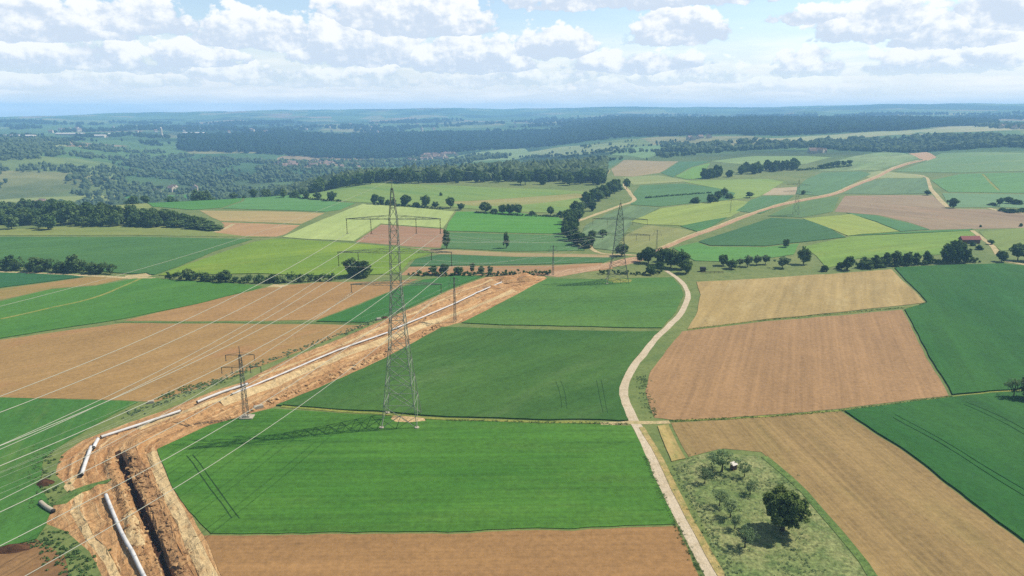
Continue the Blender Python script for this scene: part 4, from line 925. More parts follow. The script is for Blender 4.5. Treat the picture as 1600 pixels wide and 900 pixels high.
def arm(mb, z, L, hb, d, w, w2):
    """one lattice crossarm reaching both sides along X"""
    for s in (-1, 1):
        tip = Vector((s * L, 0, z))
        for y in (-hb, hb):
            mb.bar((s * hb, y, z), tip, w); mb.bar((s * hb, y, z + d), tip + Vector((0, 0, .12)), w)
        n = 6
        for k in range(n):
            t0, t1 = k / n, (k + 1) / n
            P = lambda t, y, top: Vector((s * hb, y, z + (d if top else 0))).lerp(tip, t)
            for y in (-hb, hb):
                mb.bar(P(t0, y, k % 2), P(t1, y, (k + 1) % 2), w2)
            mb.bar(P(t0, -hb, 0), P(t1, hb, 0), w2)
def insulator(x, z, ln, r, parent, y=0.):
    mb = MB(); pts = []; rad = []
    for i in range(13): pts.append((x, y, z - ln * i / 12)); rad.append(r if i % 2 else r * .45)
    mb.tube(pts, rad, 7); mb.box((x, y, z - ln - .08), (.5, .12, .12))
    return mb.build('insulator', INSUL, parent, True)
def pylon(name, loc, zs, half, arms, ins, label, rz=0., mat=STEEL, k=1., feet=True, group=None):
    r = empty(name, loc, rz); tag(r, label, 'pylon', group)
    mb = MB(); lattice(mb, zs, half, .21 * k, .14 * k); mb.build('lattice_tower', mat, r)
    top = zs[-1]; mb = MB(); mb.bar((0, 0, top - .4), (0, 0, top + 2.2 * k), .16 * k); mb.build('spire', mat, r)
    for z, L, d in arms:
        mb = MB(); arm(mb, z, L, float(np.interp(z, zs, half)), d, .12 * k, .06 * k); mb.build('crossarm', mat, r)
    for x, z, ln in ins: insulator(x, z, ln, .11 * k, r)
    if feet:
        for i in range(4):
            a = PI / 4 + i * PI / 2; h = half[0] * math.sqrt(2)
            mb = MB(); mb.tube([(math.cos(a) * h, math.sin(a) * h, -.4), (math.cos(a) * h, math.sin(a) * h, .35)], [.7 * k, .6 * k], 10); mb.build('foundation', CONC, r)
    return r
p1 = Vector((-29.4, 167.9, 0)); p1.z = H(p1.x, p1.y)
ZS1 = [0, 6, 11.5, 16.5, 21, 25, 28.5, 31.5, 34.5, 37.5, 40.3, 43, 45.8, 48.5, 51.2, 54.2, 57, 59.5, 61.8]
HF1 = [float(np.interp(z, [0, 21, 37.5, 54.2, 61.8], [4.6, 2.35, 1.25, .95, .22])) for z in ZS1]
A1 = [(54.2, 11.8, .9), (45.8, 14.4, 1.0), (37.5, 11.6, .9)]
I1 = [(-11.6, 54.2, 3.5), (-5.6, 54.2, 3.5), (5.6, 54.2, 3.5), (11.6, 54.2, 3.5), (-14.2, 45.8, 3.4), (9.2, 45.8, 1.8), (-9.2, 45.8, 1.8), (14.2, 45.8, 3.4), (-11.4, 37.5, 2.0), (11.4, 37.5, 2.0)]
pylon('power_pylon', p1, ZS1, HF1, A1, I1, 'tall lattice pylon with wide crossarms in the green field', .0)
p2 = at(965, 440); p2.z = H(p2.x, p2.y)
ZS2 = [0, 4.5, 8.5, 12, 15.2, 18, 20.6, 23, 25.4, 27.8, 30.4, 33, 35.6, 38]
HF2 = [float(np.interp(z, [0, 12, 23, 31, 38], [5.2, 3.0, 2.0, 1.4, .25])) for z in ZS2]
A2 = [(30.4, 13.0, .9), (23.0, 14.5, 1.0)]
I2 = [(-12.8, 30.4, 2.4), (-6., 30.4, 2.4), (6., 30.4, 2.4), (12.8, 30.4, 2.4), (-14.2, 23., 2.4), (-8., 23., 2.4), (8., 23., 2.4), (14.2, 23., 2.4)]
pylon('power_pylon', p2, ZS2, HF2, A2, I2, 'second lattice pylon standing on the edge of the field beside the road', -.1, STEELD)
p3 = at(1243, 336); p3.z = H(p3.x, p3.y)
pylon('power_pylon', p3, [0, 6, 11, 15, 18.5, 22, 25, 28], [2.6, 1.9, 1.4, 1.1, .95, .8, .6, .2], [(24., 9., 1.1), (18.5, 11., 1.2)], [], 'thin distant pylon beside the far pipeline strip', -.4, STEELD, .8)
ps = at(385, 653); ps.z = H(ps.x, ps.y)
rs = empty('small_pylon', ps, .05); tag(rs, 'small pylon with two crossarms on a concrete base beside the dirt strip', 'pylon')
mb = MB(); lattice(mb, [0, 2, 4, 6, 8, 10, 12, 13.5, 15, 16.5, 18], [.62, .58, .54, .5, .47, .44, .4, .37, .34, .3, .24], .15, .09); mb.build('lattice_tower', STEELD, rs)
mb = MB(); mb.bar((0, 0, 17.8), (0, 0, 20.4), .2); mb.build('spire', STEELD, rs)
for z, L in ((18.0, 3.8), (14.6, 5.2)):
    mb = MB(); mb.bar((-L, 0, z), (L, 0, z), .17); mb.bar((-L, 0, z), (0, 0, z + .7), .09); mb.bar((L, 0, z), (0, 0, z + .7), .09); mb.build('crossarm', STEELD, rs)
for x, z in ((-3.7, 18.), (3.7, 18.), (-5.1, 14.6), (-2.4, 14.6), (2.4, 14.6), (5.1, 14.6)): insulator(x, z, 1.5, .13, rs)
mb = MB(); mb.box((0.2, 0, .2), (3.4, 2.6, .5)); mb.box((.2, 0, .6), (1.8, 1.6, .4)); mb.build('foundation', CONC, rs)
MA = []
for px, py, hpx, lab in ((711, 503, 70, 'thin dark lattice mast beside the dirt strip'), (864, 430, 46, 'thin mast standing behind the soil bank'), (1025, 402, 42, 'thin mast standing above the tree clump'), (1141, 333, 22, 'tiny far mast in the yellow green field')):
    q = at(px, py); q.z = H(q.x, q.y); h = hpx * mpp(q) * 1.03; MA.append((q, h))
    rm = empty('power_mast', q, -.3); tag(rm, lab, 'mast', 'thin masts along the pipeline')
    n = 8; mb = MB(); lattice(mb, [h * i / n for i in range(n + 1)], [.42 - .25 * i / n for i in range(n + 1)], .13, .07); mb.build('lattice_tower', STEELD, rm)
    for z, L in ((h * .97, 1.6), (h * .85, 2.4)):
        mb = MB(); mb.bar((-L, 0, z), (L, 0, z), .14); mb.build('crossarm', STEELD, rm)
        for x in (-L, L): insulator(x * .96, z, .8, .09, rm)

def wire(P, sags, r, label, group, n=34):
    mb = MB(); pts = []; rad = []
    for i in range(len(P) - 1):
        a, b = Vector(P[i]), Vector(P[i + 1])
        for k in range(n + (i == len(P) - 2)):
            t = k / n; q = a.lerp(b, t); q.z -= 4 * sags[i] * t * (1 - t); pts.append(q); rad.append(r * (1., .45, .3, .3)[i])
    mb.tube(pts, rad, 6); tag(mb.build('overhead_wire', WIRE, None, True), label, 'overhead wire', group)
p0 = p1 + Vector((-72.9, -166.2, -1.9))
GW = 'wires of the large pylon line'
names = ['outer left wire on the top crossarm of the large pylon', 'inner left wire on the top crossarm of the large pylon', 'inner right wire on the top crossarm of the large pylon', 'outer right wire on the top crossarm of the large pylon',
         'outer left wire on the middle crossarm of the large pylon', 'inner right wire on the middle crossarm of the large pylon', 'inner left wire on the middle crossarm of the large pylon', 'outer right wire on the middle crossarm of the large pylon',
         'left wire on the lowest crossarm of the large pylon', 'right wire on the lowest crossarm of the large pylon']
HUNG2 = [0, 1, 2, 3, 4, 6, 5, 7, None, 4]
R2m = Matrix.Rotation(-.1, 3, 'Z')
for i, (x, z, ln) in enumerate(I1):
    a = Vector((x, 0, z - ln - .1)); j = HUNG2[i]
    P = [p0 + a, p1 + a]; S = [9.85]
    if j is not None and i not in (8,):
        b = I2[j]; q2 = p2 + R2m @ Vector((b[0], 0, b[1] - b[2] - .1)); P.append(q2); S.append(5.0)
        if i < 8:
            x3 = (b[0] * .68) if b[1] > 25 else b[0] * .75; P.append(p3 + Vector((x3, 0, 23. if b[1] > 25 else 17.5))); S.append(7.)
    wire(P, S, .052, names[i], GW)
wire([p0 + Vector((0, 0, 63.5)), p1 + Vector((0, 0, 63.8)), p2 + Vector((0, 0, 40)), p3 + Vector((0, 0, 29))], [7., 3.5, 5.], .022, 'thin earth wire over the pylon tops', GW)
ps0 = ps + Vector((-52, -96, 0))
for i, (x, z) in enumerate(((-3.7, 16.4), (3.7, 16.4), (-5.1, 13.), (-2.4, 13.), (2.4, 13.), (5.1, 13.))):
    sx = -1 if x < 0 else 1; up = z > 15; P = [ps0 + Vector((x, 0, z)), ps + Vector((x, 0, z))]; S = [2.6]
    for q, h in MA[:3]: P.append(q + Vector((sx * (1.5 if up else 2.3), 0, (h * .97 if up else h * .85) - .9))); S.append(1.6)
    wire(P, S, .020, '%s wire of the small pylon line, counted from the left on its %s crossarm' % (ORD[(0, 1, 0, 1, 2, 3)[i]], 'upper' if up else 'lower'), 'wires of the small pylon line')

# ------------------------------------------------------------------ pipes
def pipe(pts, r, label, lift=.25, mat=PIPE):
    L = smooth_line([at(*p) for p in pts], 3.); P = [Vector((p.x, p.y, surf_z(p.x, p.y) + r + lift)) for p in L]
    zz = [q.z for q in P]; m = len(P)
    for i in range(m): P[i].z = max(zz[i] - .15, float(np.mean(zz[max(0, i - 3):i + 4])))
    o = P[m // 2].copy(); Q = [q - o for q in P]; n = 14
    root = empty('steel_pipe', o); tag(root, label, 'pipe', 'white pipes of the pipeline')
    mb = MB(); mb.tube(Q, [r] * m, n, 0, False)
    mb.tube([Q[0], Q[1].lerp(Q[0], .7)], [r * .86, r * .86], n, 1, True); mb.build('pipe_wall', [mat, PIPEEND], root, True)
    for a, b in ((Q[0], Q[1]), (Q[-1], Q[-2])):
        t = (b - a).normalized(); mb = MB(); mb.tube([a - t * .03, a + t * .14], [r * 1.05] * 2, n)
        mb.build('end_collar', PIPEEND, root, True)
    return root
pipe([(166, 777), (174, 797), (190, 835), (208, 868), (224, 902), (252, 960)], .36, 'long thick white pipe left of the trench at the bottom')
pipe([(128, 746), (135, 724), (143, 702)], .42, 'short white pipe piece lying at the turn of the haul track')
pipe([(147, 704), (150, 697), (154, 690)], .42, 'shortest white pipe piece beside the start of the straight pipe')
pipe([(158, 687), (200, 673), (240, 659), (283, 644)], .33, 'straight white pipe above the trench head')
pipe([(308, 632), (345, 617), (388, 603)], .34, 'white pipe passing behind the small pylon')
pipe([(362, 617), (400, 602), (470, 574), (540, 546), (606, 521)], .29, 'long white pipe running up to the large pylon')
pipe([(612, 518), (660, 498), (700, 480), (745, 460), (784, 444)], .29, 'far white pipe behind the large pylon ending at the soil bank')
pipe([(64, 788), (72, 795), (84, 802)], .45, 'grey pipe piece lying in the grass at the lower left', .1, CONC)

# small objects
def block(px, py, d, rz, name, label, cat, mat):
    p = at(px, py); z = surf_z(p.x, p.y); mb = MB(); mb.box((0, 0, d[2] / 2 - .1), d); mb.box((0, 0, d[2] - .05), (d[0] * .9, d[1] * .9, .16))
    o = mb.build(name, mat); o.location = (p.x, p.y, z); o.rotation_euler = (0, 0, rz); tag(o, label, cat); return o
block(236, 630, (1.6, .9, .7), .4, 'concrete_block', 'small white block in the weeds beside the tan field', 'block', CONC)
block(404, 638, (2.6, 1., .7), .55, 'concrete_block', 'white block beside the small pylon base', 'block', CONC)
block(592, 500, (1.8, 1.2, .8), .4, 'concrete_block', 'small pale block left of the large pylon at the dirt edge', 'block', CONC)
def heap(px, py, w, d, h, rz, label, mat, seed):
    p = at(px, py); bm = bmesh.new(); bmesh.ops.create_grid(bm, x_segments=26, y_segments=20, size=1.)
    for v in bm.verts:
        r = math.hypot(v.co.x, v.co.y); k = max(0., 1 - r ** 1.6) + .18 * noise.noise((v.co.x * 3, v.co.y * 3, seed)) * (r < 1) 
        v.co = Vector((v.co.x * w / 2, v.co.y * d / 2, k * h - .12))
    me = bpy.data.meshes.new('soil_heap'); bm.to_mesh(me); bm.free(); me.materials.append(mat); uv = me.uv_layers.new(name='run')
    for l in me.loops: uv.data[l.index].uv = me.vertices[l.vertex_index].co.xy
    o = obj('soil_heap', me); o.location = (p.x, p.y, surf_z(p.x, p.y) - .05); o.rotation_euler = (0, 0, rz); tag(o, label, 'soil heap', 'soil heaps')
heap(792, 440, 13, 8, 2.4, .5, 'large orange soil heap at the end of the far white pipe', DIRT, 1)
heap(822, 438, 12, 7, 2.0, .3, 'orange soil heap on the bank right of the largest heap', DIRT, 2)
heap(765, 450, 10, 6, 1.6, .5, 'soil heap left of the largest heap', DIRT, 3)
heap(70, 756, 4.2, 3., 1.3, .3, 'small dark soil heap in the grass left of the haul track', DARKS, 4)
heap(20, 858, 8, 3.4, 1.1, .2, 'long dark soil heap along the brown corner field', DARKS, 5)
heap(601, 497, 3.4, 2.2, 1., .2, 'small dark soil heap left of the large pylon', DARKS, 6)
heap(232, 734, 2.6, 2., .8, .2, 'small dark clod heap beside the trench head', SPOIL, 7)

# little hut in the fruit tree plot
p = at(1146, 733); hz = H(p.x, p.y); hut = empty('garden_hut', (p.x, p.y, hz), .5, (.55, .55, .62)); tag(hut, 'little brown hut with a white roof among the fruit trees', 'hut')
mb = MB(); mb.box((0, 0, .95), (2.2, 1.8, 2.1)); mb.build('wall', WALLB, hut)
mb = MB(); mb.add([(-1.35, -1.15, 1.95), (1.35, -1.15, 2.05), (1.35, 1.15, 2.45), (-1.35, 1.15, 2.35), (-1.35, -1.15, 2.07), (1.35, -1.15, 2.17), (1.35, 1.15, 2.57), (-1.35, 1.15, 2.47)], [(3, 2, 1, 0), (4, 5, 6, 7), (0, 1, 5, 4), (1, 2, 6, 5), (2, 3, 7, 6), (3, 0, 4, 7)]); mb.build('roof', ROOFW, hut)
mb = MB(); mb.box((.3, -.93, .8), (.8, .06, 1.7)); mb.build('door', REDP, hut)
# house builder
def clods(pts, spread, n, label, mat, seed, hmax=.5):
    rng = np.random.default_rng(seed); L = smooth_line([at(*p) for p in pts], 1.); Vs = []; Fs2 = []
    for k in range(n):
        p = L[rng.integers(len(L))]; x = p.x + rng.normal() * spread; y = p.y + rng.normal() * spread; h = .1 + hmax * rng.random() ** 3
        v = IV * (1 + .25 * rng.normal(size=(len(IV), 1))) * np.array((h, h * rng.uniform(.6, 1.2), h * .55)) + np.array((x, y, surf_z(x, y) + h * .2)); Vs.append(v); Fs2.append(IF + k * len(IV))
    tag(obj('soil_clods', mesh_np('soil_clods', np.concatenate(Vs).tolist(), np.concatenate(Fs2).tolist(), [mat])), label, 'soil clods', kind='stuff')
clods([(204, 716), (228, 764), (250, 812), (270, 862), (296, 915), (310, 960)], .8, 520, 'rough clods of dark soil on the ridge beside the trench', SPOIL, 1)
clods([(300, 668), (380, 645), (430, 625), (500, 596), (600, 552), (690, 506)], .9, 420, 'broken clods along the field side of the dirt strip', DIRT, 2, .6)
clods([(178, 720), (200, 780), (216, 830), (240, 890), (258, 930)], .9, 260, 'scattered clods between the long white pipe and the trench', DIRT, 3, .35)
def house_mesh(parent, w, d, h, rh, wall, roof):
    mb = MB(); mb.box((0, 0, h / 2 - .3), (w, d, h + .6)); mb.add([(-w / 2, -d / 2, h), (-w / 2, d / 2, h), (-w / 2, 0, h + rh * .92), (w / 2, -d / 2, h), (w / 2, d / 2, h), (w / 2, 0, h + rh * .92)], [(0, 2, 1), (3, 4, 5)]); mb.build('wall', wall, parent)
    mb = MB(); o = .4
    for s in (-1, 1):
        a = [(-w / 2 - o, s * (d / 2 + o), h - .2), (w / 2 + o, s * (d / 2 + o), h - .2), (w / 2 + o, 0, h + rh), (-w / 2 - o, 0, h + rh)]
        mb.add(a + [(x, y, z + .18) for x, y, z in a], [(3, 2, 1, 0), (4, 5, 6, 7), (0, 1, 5, 4), (1, 2, 6, 5), (2, 3, 7, 6), (3, 0, 4, 7)])
    mb.build('roof', roof, parent)
p = at(1514, 380); k = mpp(p); bn = empty('barn', (p.x, p.y, H(p.x, p.y)), .05); tag(bn, 'long low barn with a red roof beside the track', 'barn')
house_mesh(bn, 29 * k, 9 * k, 2.6, 1.9, WALLB, ROOFR)
mb = MB(); mb.box((0, -4.5 * k - .02, 1.2), (4., .1, 2.2)); mb.build('door', REDP, bn)
# trailer at the meadow above the road
p = at(1098, 424); k = mpp(p); tr = empty('farm_trailer', (p.x, p.y, H(p.x, p.y)), .05); tag(tr, 'dark farm trailer parked in the meadow beside the tree clump', 'trailer')
mb = MB(); mb.box((0, 0, 1.5), (2.6, 2.2, 1.1)); mb.build('body', REDP, tr); mb = MB(); mb.box((1.9, 0, .95), (1.4, .2, .16)); mb.build('drawbar', RUBBER, tr)
for x in (-.7, .7):
    for y in (-1.05, 1.05):
        mb = MB(); mb.tube([(x, y - .12, .45), (x, y + .12, .45)], [.45, .45], 14); mb.build('wheel', RUBBER, tr)
mb = MB(); mb.box((0, 0, 2.12), (2.7, 2.3, .14)); mb.build('tarpaulin', RUBBER, tr)
p = at(1113, 427); L1 = empty('fence', (p.x, p.y, H(p.x, p.y)), .0); tag(L1, 'low timber fence right of the parked trailer', 'fence')
mb = MB(); mb.box((0, 0, .9), (11, .08, .14)); mb.box((0, 0, .5), (11, .08, .14)); mb.build('rail', WALLB, L1)
for i in range(6): 
    mb = MB(); mb.box((-5.5 + 2.2 * i, .1, .5), (.14, .14, 1.2)); mb.build('post', WALLB, L1)

# far houses
R3 = random.Random(4)
HM = []
for w, d, h, rh, rf in ((11, 9, 5, 3.4, ROOFT), (14, 9, 5.5, 3.6, ROOFT), (10, 8, 4.5, 3.2, ROOFT), (16, 10, 6, 3.6, ROOFT)):
    e = MB(); e.box((0, 0, h / 2 - 1), (w, d, h + 2), 0)
    for s in (-1, 1):
        e.add([(-w / 2 - .4, s * (d / 2 + .4), h - .2), (w / 2 + .4, s * (d / 2 + .4), h - .2), (w / 2 + .4, 0, h + rh), (-w / 2 - .4, 0, h + rh)], [(0, 1, 2, 3)], 1)
    e.add([(-w / 2, -d / 2, h), (-w / 2, d / 2, h), (-w / 2, 0, h + rh * .9), (w / 2, -d / 2, h), (w / 2, d / 2, h), (w / 2, 0, h + rh * .9)], [(0, 2, 1), (3, 4, 5)], 0)
    for q in range(4): e.box((-w / 2 + w * (q + .5) / 4, -d / 2 - .03, h * .6), (1.1, .1, 1.4), 2)
    HM.append(e.mesh('house', [WALLW, rf, PANE]))
def far_house(px, D, label, group, dz=0., sc=1.):
    q = pd(px, D); o = obj('house', R3.choice(HM)); o.location = (q.x, q.y, H(q.x, q.y) + dz); o.rotation_euler = (0, 0, R3.uniform(0, 3.1)); o.scale = (sc,) * 3; tag(o, label, 'house', group)
for i in range(40): far_house(R3.uniform(425, 560), R3.uniform(1640, 1860), 'house of the valley village left of the large pylon top', 'houses of the valley village')
for i in range(42): far_house(R3.gauss(675, 18), R3.uniform(1880, 2120), 'house of the red roofed village right of the large pylon top', 'houses of the red roofed village')
for i in range(6): far_house(R3.uniform(1070, 1112), R3.uniform(1900, 1990), 'house of the hamlet on the middle ridge', 'houses of the ridge hamlet', 0, 1.3)
for i in range(5): far_house(R3.uniform(1268, 1300), R3.uniform(1380, 1430), 'farmhouse in front of the wooded slope', 'farmhouses in front of the wooded slope')
for i in range(7): far_house(R3.uniform(1560, 1640), R3.uniform(2200, 2350), 'farmhouse on the upper right ridge', 'farmhouses on the upper right ridge', 0, 1.2)
for i in range(5): far_house(R3.uniform(15, 60), R3.uniform(1010, 1150), 'house in the left valley scrub', 'houses in the left valley', 2, 1.)
for i in range(4): far_house(R3.uniform(210, 300), R3.uniform(1150, 1300), 'house hidden in the middle of the left valley', 'houses in the left valley middle', 2, 1.)
for i in range(20): far_house(R3.uniform(0, 420), R3.uniform(2900, 3600), 'pale house of the far town on the left plain', 'houses of the far left town', 4, 1.0)
for i in range(20): far_house(R3.uniform(420, 900), R3.uniform(3200, 3900), 'pale house of the far town beyond the dark forest', 'houses of the far middle town', 4, 1.0)
for i, (px, D, w, lab) in enumerate(((20, 2560, 110, 'long white shed on the left plain, nearest the left edge'), (105, 2700, 90, 'long white shed on the left plain, right of the leftmost'), (175, 2800, 55, 'white shed on the left plain near the tower'), (150, 2600, 40, 'small white shed below the far sheds'), (300, 2950, 90, 'long pale shed above the dark forest'), (930, 3000, 100, 'pale long shed in the middle ridge forest'))):
    q = pd(px, D); r = empty('shed', (q.x, q.y, H(q.x, q.y)), R3.uniform(-.15, .1)); tag(r, lab, 'shed'); house_mesh(r, w, 22, 6, 2.5, WALLW, ROOFW)
q = pd(248, 2720); tw = empty('tower', (q.x, q.y, H(q.x, q.y))); tag(tw, 'white tower rising above the far plain', 'tower')
mb = MB(); mb.tube([(0, 0, -2), (0, 0, 26)], [4, 3.6], 16); mb.build('shaft', WALLW, tw); mb = MB(); mb.tube([(0, 0, 26), (0, 0, 28)], [4.4, 4.4], 16); mb.tube([(0, 0, 28), (0, 0, 31)], [3.4, .6], 16); mb.build('cap', ROOFW, tw)

# ------------------------------------------------------------------ air
ZB = [v[2] for v in V]; z0, z1 = min(ZB) - 1., max(max(ZB), CH) + 18.
hb = MB(); hb.box((0, 0, (z0 + z1) / 2), (16800, 16800, z1 - z0)); hz = hb.mesh('haze', [])
hm = bpy.data.materials.new('haze'); hm.use_nodes = True; nt = hm.node_tree; nt.nodes.clear()
o = nt.nodes.new('ShaderNodeOutputMaterial'); v = nt.nodes.new('ShaderNodeVolumePrincipled'); nt.links.new(v.outputs[0], o.inputs['Volume'])
v.inputs['Color'].default_value = (.35, .66, 1., 1); v.inputs['Density'].default_value = 1.75e-4; v.inputs['Anisotropy'].default_value = 0.
hz.materials.append(hm); ho = obj('haze', hz); tag(ho, 'thin blue summer haze over the countryside', 'haze', kind='stuff')

# ------------------------------------------------------------------ sky and sun
SUN_DIR = Vector((.95, .31, 0)).normalized(); EL = math.radians(50)
sd = Vector((SUN_DIR.x * math.cos(EL), SUN_DIR.y * math.cos(EL), math.sin(EL)))
sl = bpy.data.lights.new('sun', 'SUN'); sl.energy = 5.0; sl.angle = math.radians(.53); sl.color = (1., .955, .89)
so = bpy.data.objects.new('sun', sl); link(so); so.rotation_euler = sd.to_track_quat('Z', 'Y').to_euler()
w = bpy.data.worlds.new('World'); scene.world = w; w.use_nodes = True; nt = w.node_tree; nt.nodes.clear(); N = NB(nt)
out = N.n('ShaderNodeOutputWorld'); sky = N.n('ShaderNodeTexSky', sky_type='NISHITA'); sky.sun_disc = False; sky.sun_elevation = EL; sky.sun_rotation = math.atan2(SUN_DIR.x, SUN_DIR.y)
sky.air_density = 1.; sky.dust_density = .6; sky.ozone_density = 1.5
bg = N.n('ShaderNodeBackground'); N.put(bg.inputs[0], sky.outputs[0]); bg.inputs[1].default_value = .11
g = N.n('ShaderNodeTexCoord').outputs['Generated']; nv = N.vmath('NORMALIZE', g); sp = N.n('ShaderNodeSeparateXYZ'); N.put(sp.inputs[0], nv)
az = N.math('ARCTAN2', sp.outputs[0], sp.outputs[1]); el = N.math('ARCSINE', sp.outputs[2])
# cumulus banks: (centre x, base y, half width, height) of each cloud in the photograph, turned into directions
CL = [(40, 50, 190, 75, 1.), (215, 44, 120, 66, .95), (120, 104, 210, 56, .75), (300, 98, 90, 44, .7), (400, 66, 105, 60, 1.), (560, 90, 120, 80, 1.), (640, 46, 150, 80, 1.), (740, 105, 120, 60, .9), (868, 82, 78, 52, 1.), (1055, 60, 100, 62, 1.), (1265, 112, 75, 48, .9),
      (1370, 52, 120, 70, .9), (1490, 66, 120, 80, 1.), (1560, 40, 180, 80, 1.), (1450, 108, 130, 46, .75), (980, 108, 150, 36, .65), (1000, 4, 260, 60, .9), (560, 130, 130, 34, .65), (380, 126, 110, 34, .65), (1070, 126, 120, 30, .6), (1250, 140, 150, 26, .55), (60, 136, 150, 34, .65), (230, 132, 100, 26, .55), (940, 140, 140, 24, .5), (1560, 95, 130, 40, .7), (1290, 30, 120, 28, .7), (820, 128, 160, 30, .55),
      (-300, 60, 300, 110, 1.), (1950, 60, 300, 110, 1.), (500, -120, 350, 100, .9), (1300, -140, 380, 110, .9)]
def ang(px, py):
    d = ray(px, py).normalized(); return math.atan2(d.x, d.y), math.asin(d.z)
uv = N.comb(az, N.math('MULTIPLY', el, 1.35), 0.)
nz = N.noise(uv, 17., 7, .62); nz2 = N.noise(uv, 52., 6, .6)
v1 = N.n('ShaderNodeTexVoronoi', feature='SMOOTH_F1'); N.put(v1.inputs['Vector'], N.vmath('ADD', uv, N.scale(N.noise(uv, 30., 3, .6, 1), (.012, .012, 0.)))); v1.inputs['Scale'].default_value = 44.; v1.inputs['Smoothness'].default_value = .4
v2 = N.n('ShaderNodeTexVoronoi', feature='SMOOTH_F1'); N.put(v2.inputs['Vector'], N.vmath('ADD', uv, N.scale(N.noise(uv, 70., 3, .6, 1), (.008, .008, 0.)))); v2.inputs['Scale'].default_value = 110.; v2.inputs['Smoothness'].default_value = .4
puff = N.math('ADD', N.math('MULTIPLY', N.math('SUBTRACT', .45, v1.outputs['Distance']), 1.0), N.math('MULTIPLY', N.math('SUBTRACT', .4, v2.outputs['Distance']), .55))
rough = N.math('ADD', N.math('MULTIPLY', N.math('SUBTRACT', nz, .5), 2.5), N.math('ADD', N.math('MULTIPLY', puff, .55), N.math('MULTIPLY', N.math('SUBTRACT', nz2, .5), .8)))
azd = N.math('ADD', az, N.math('MULTIPLY', N.math('SUBTRACT', N.noise(uv, 8., 3, .5), .5), .09))
eld = N.math('ADD', el, N.math('MULTIPLY', N.math('SUBTRACT', N.noise(N.vmath('ADD', uv, (5., 3., 0.)), 14., 5, .65), .5), .026))
den = None; shade = None
for px, py, hw, hh, st in CL:
    a, e = ang(px, py); a2, _ = ang(px + hw, py); _, e2 = ang(px, py - hh); W = abs(a2 - a); Hh = abs(e2 - e)
    x = N.math('DIVIDE', N.math('SUBTRACT', azd, a), W); t = N.math('DIVIDE', N.math('SUBTRACT', eld, e), Hh)
    y = N.math('MAXIMUM', t, N.math('MULTIPLY', t, -4.5))
    d = N.math('SUBTRACT', 1., N.math('ADD', N.math('MULTIPLY', x, x), N.math('MULTIPLY', y, y)))
    d = N.math('MULTIPLY', d, st)
    if den is None: den, shade = d, t
    else:
        gt = N.math('GREATER_THAN', d, den)
        mm = N.n('ShaderNodeMix', data_type='FLOAT'); N.put(mm.inputs[0], gt); N.put(mm.inputs[2], shade); N.put(mm.inputs[3], t); shade = mm.outputs[0]
        den = N.math('MAXIMUM', den, d)
den = N.math('MAXIMUM', den, -1.5)
tot = N.math('ADD', den, rough)
mask = N.range(tot, -.08, .2, 0., 1., True)
# light on the tops, blue-grey bases, small relief
lit = N.math('ADD', N.math('MULTIPLY', shade, .9), N.math('ADD', N.math('MULTIPLY', N.math('SUBTRACT', nz, .5), .9), N.math('MULTIPLY', puff, .4)))
rel = N.math('SUBTRACT', nz, N.noise(N.vmath('ADD', uv, (.012, .017, 0.)), 17., 7, .62))
rel2 = N.math('SUBTRACT', nz2, N.noise(N.vmath('ADD', uv, (.004, .005, 0.)), 52., 6, .6))
lit = N.math('ADD', lit, N.math('ADD', N.math('MULTIPLY', rel, 2.0), N.math('MULTIPLY', rel2, 1.0)))
lit = N.range(lit, -.14, .62, 0., 1., True)
ccol = N.mix(lit, (.47, .53, .615, 1), (.72, .722, .725, 1))
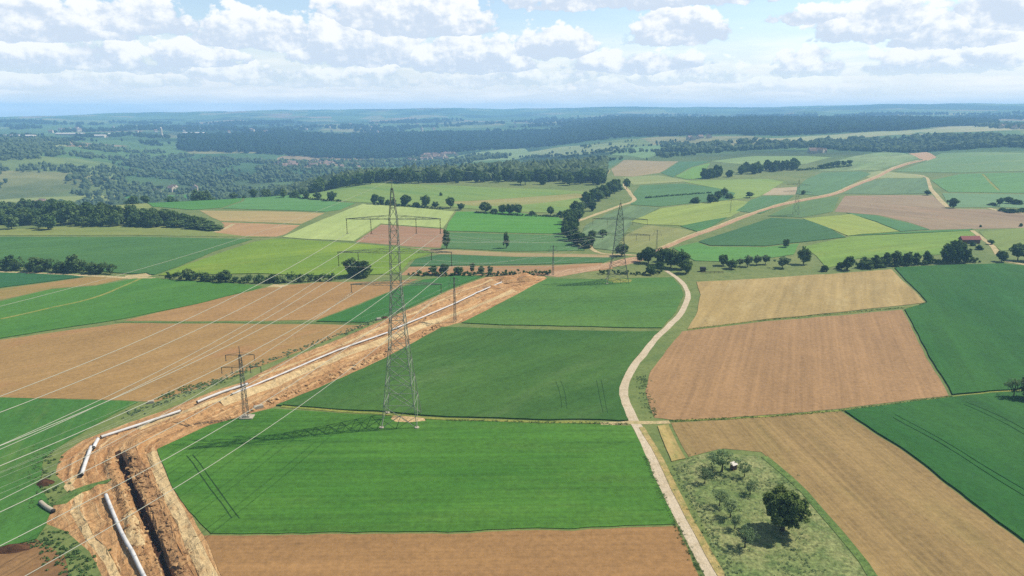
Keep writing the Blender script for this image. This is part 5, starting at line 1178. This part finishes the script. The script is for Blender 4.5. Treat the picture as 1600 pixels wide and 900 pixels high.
# milky veil towards the horizon with faint streaks
streak = N.noise(N.comb(N.math('MULTIPLY', az, 9.), N.math('MULTIPLY', el, 75.), 3.), 1., 5, .6)
veil = N.math('MULTIPLY', N.range(el, .135, .03, .06, 1., True), N.range(streak, .25, .75, .7, 1.))
veil = N.math('MAXIMUM', veil, N.math('MULTIPLY', N.range(el, .35, .05), .14))
vcol = N.mix(N.range(streak, .4, .65), (.60, .62, .66, 1), (.76, .735, .71, 1))
skyc = N.mix(veil, N.mix(1., sky.outputs[0], (.10, .10, .10, 1), 'MULTIPLY'), vcol)
dens = N.math('MULTIPLY', mask, N.range(el, .008, .06, .15, .97, True))
fin = N.mix(dens, N.mix(1., vcol, (1., 1., 1., 1), 'MULTIPLY'), ccol)
# the clear sky keeps its own Background node; veil and clouds are a second one laid over it
bc = N.n('ShaderNodeBackground'); bc.inputs[1].default_value = 1.
cover = N.math('MAXIMUM', dens, N.math('MULTIPLY', veil, 1.))
N.put(bc.inputs[0], N.mix(N.math('DIVIDE', dens, N.math('MAXIMUM', cover, .001)), vcol, ccol))
ms = N.n('ShaderNodeMixShader'); above = N.range(el, -.02, .0)
N.put(ms.inputs[0], N.math('MULTIPLY', cover, above)); nt.links.new(bg.outputs[0], ms.inputs[1]); nt.links.new(bc.outputs[0], ms.inputs[2]); nt.links.new(ms.outputs[0], out.inputs[0])

# ------------------------------------------------------------------ camera and render
cd = bpy.data.cameras.new('camera'); cam = bpy.data.objects.new('camera', cd); link(cam)
cd.sensor_width = 36.; cd.lens = 36. * F / 1600.; cd.clip_start = .5; cd.clip_end = 60000.
cam.location = (0, 0, CH); cam.rotation_euler = (PI / 2 - PITCH, 0, 0); scene.camera = cam
scene.view_settings.view_transform = 'Standard'; scene.view_settings.look = 'None'; scene.view_settings.gamma = 1.; scene.view_settings.use_curve_mapping = False; scene.view_settings.exposure = .57
scene.render.engine = 'CYCLES'; cy = scene.cycles
cy.max_bounces = 4; cy.diffuse_bounces = 2; cy.glossy_bounces = 1; cy.transmission_bounces = 2; cy.volume_bounces = 1; cy.transparent_max_bounces = 4
cy.use_denoising = False
try: cy.denoiser = 'OPENIMAGEDENOISE'; cy.denoising_input_passes = 'RGB_ALBEDO_NORMAL'; cy.denoising_prefilter = 'ACCURATE'
except Exception: pass
cy.sample_clamp_indirect = 4.
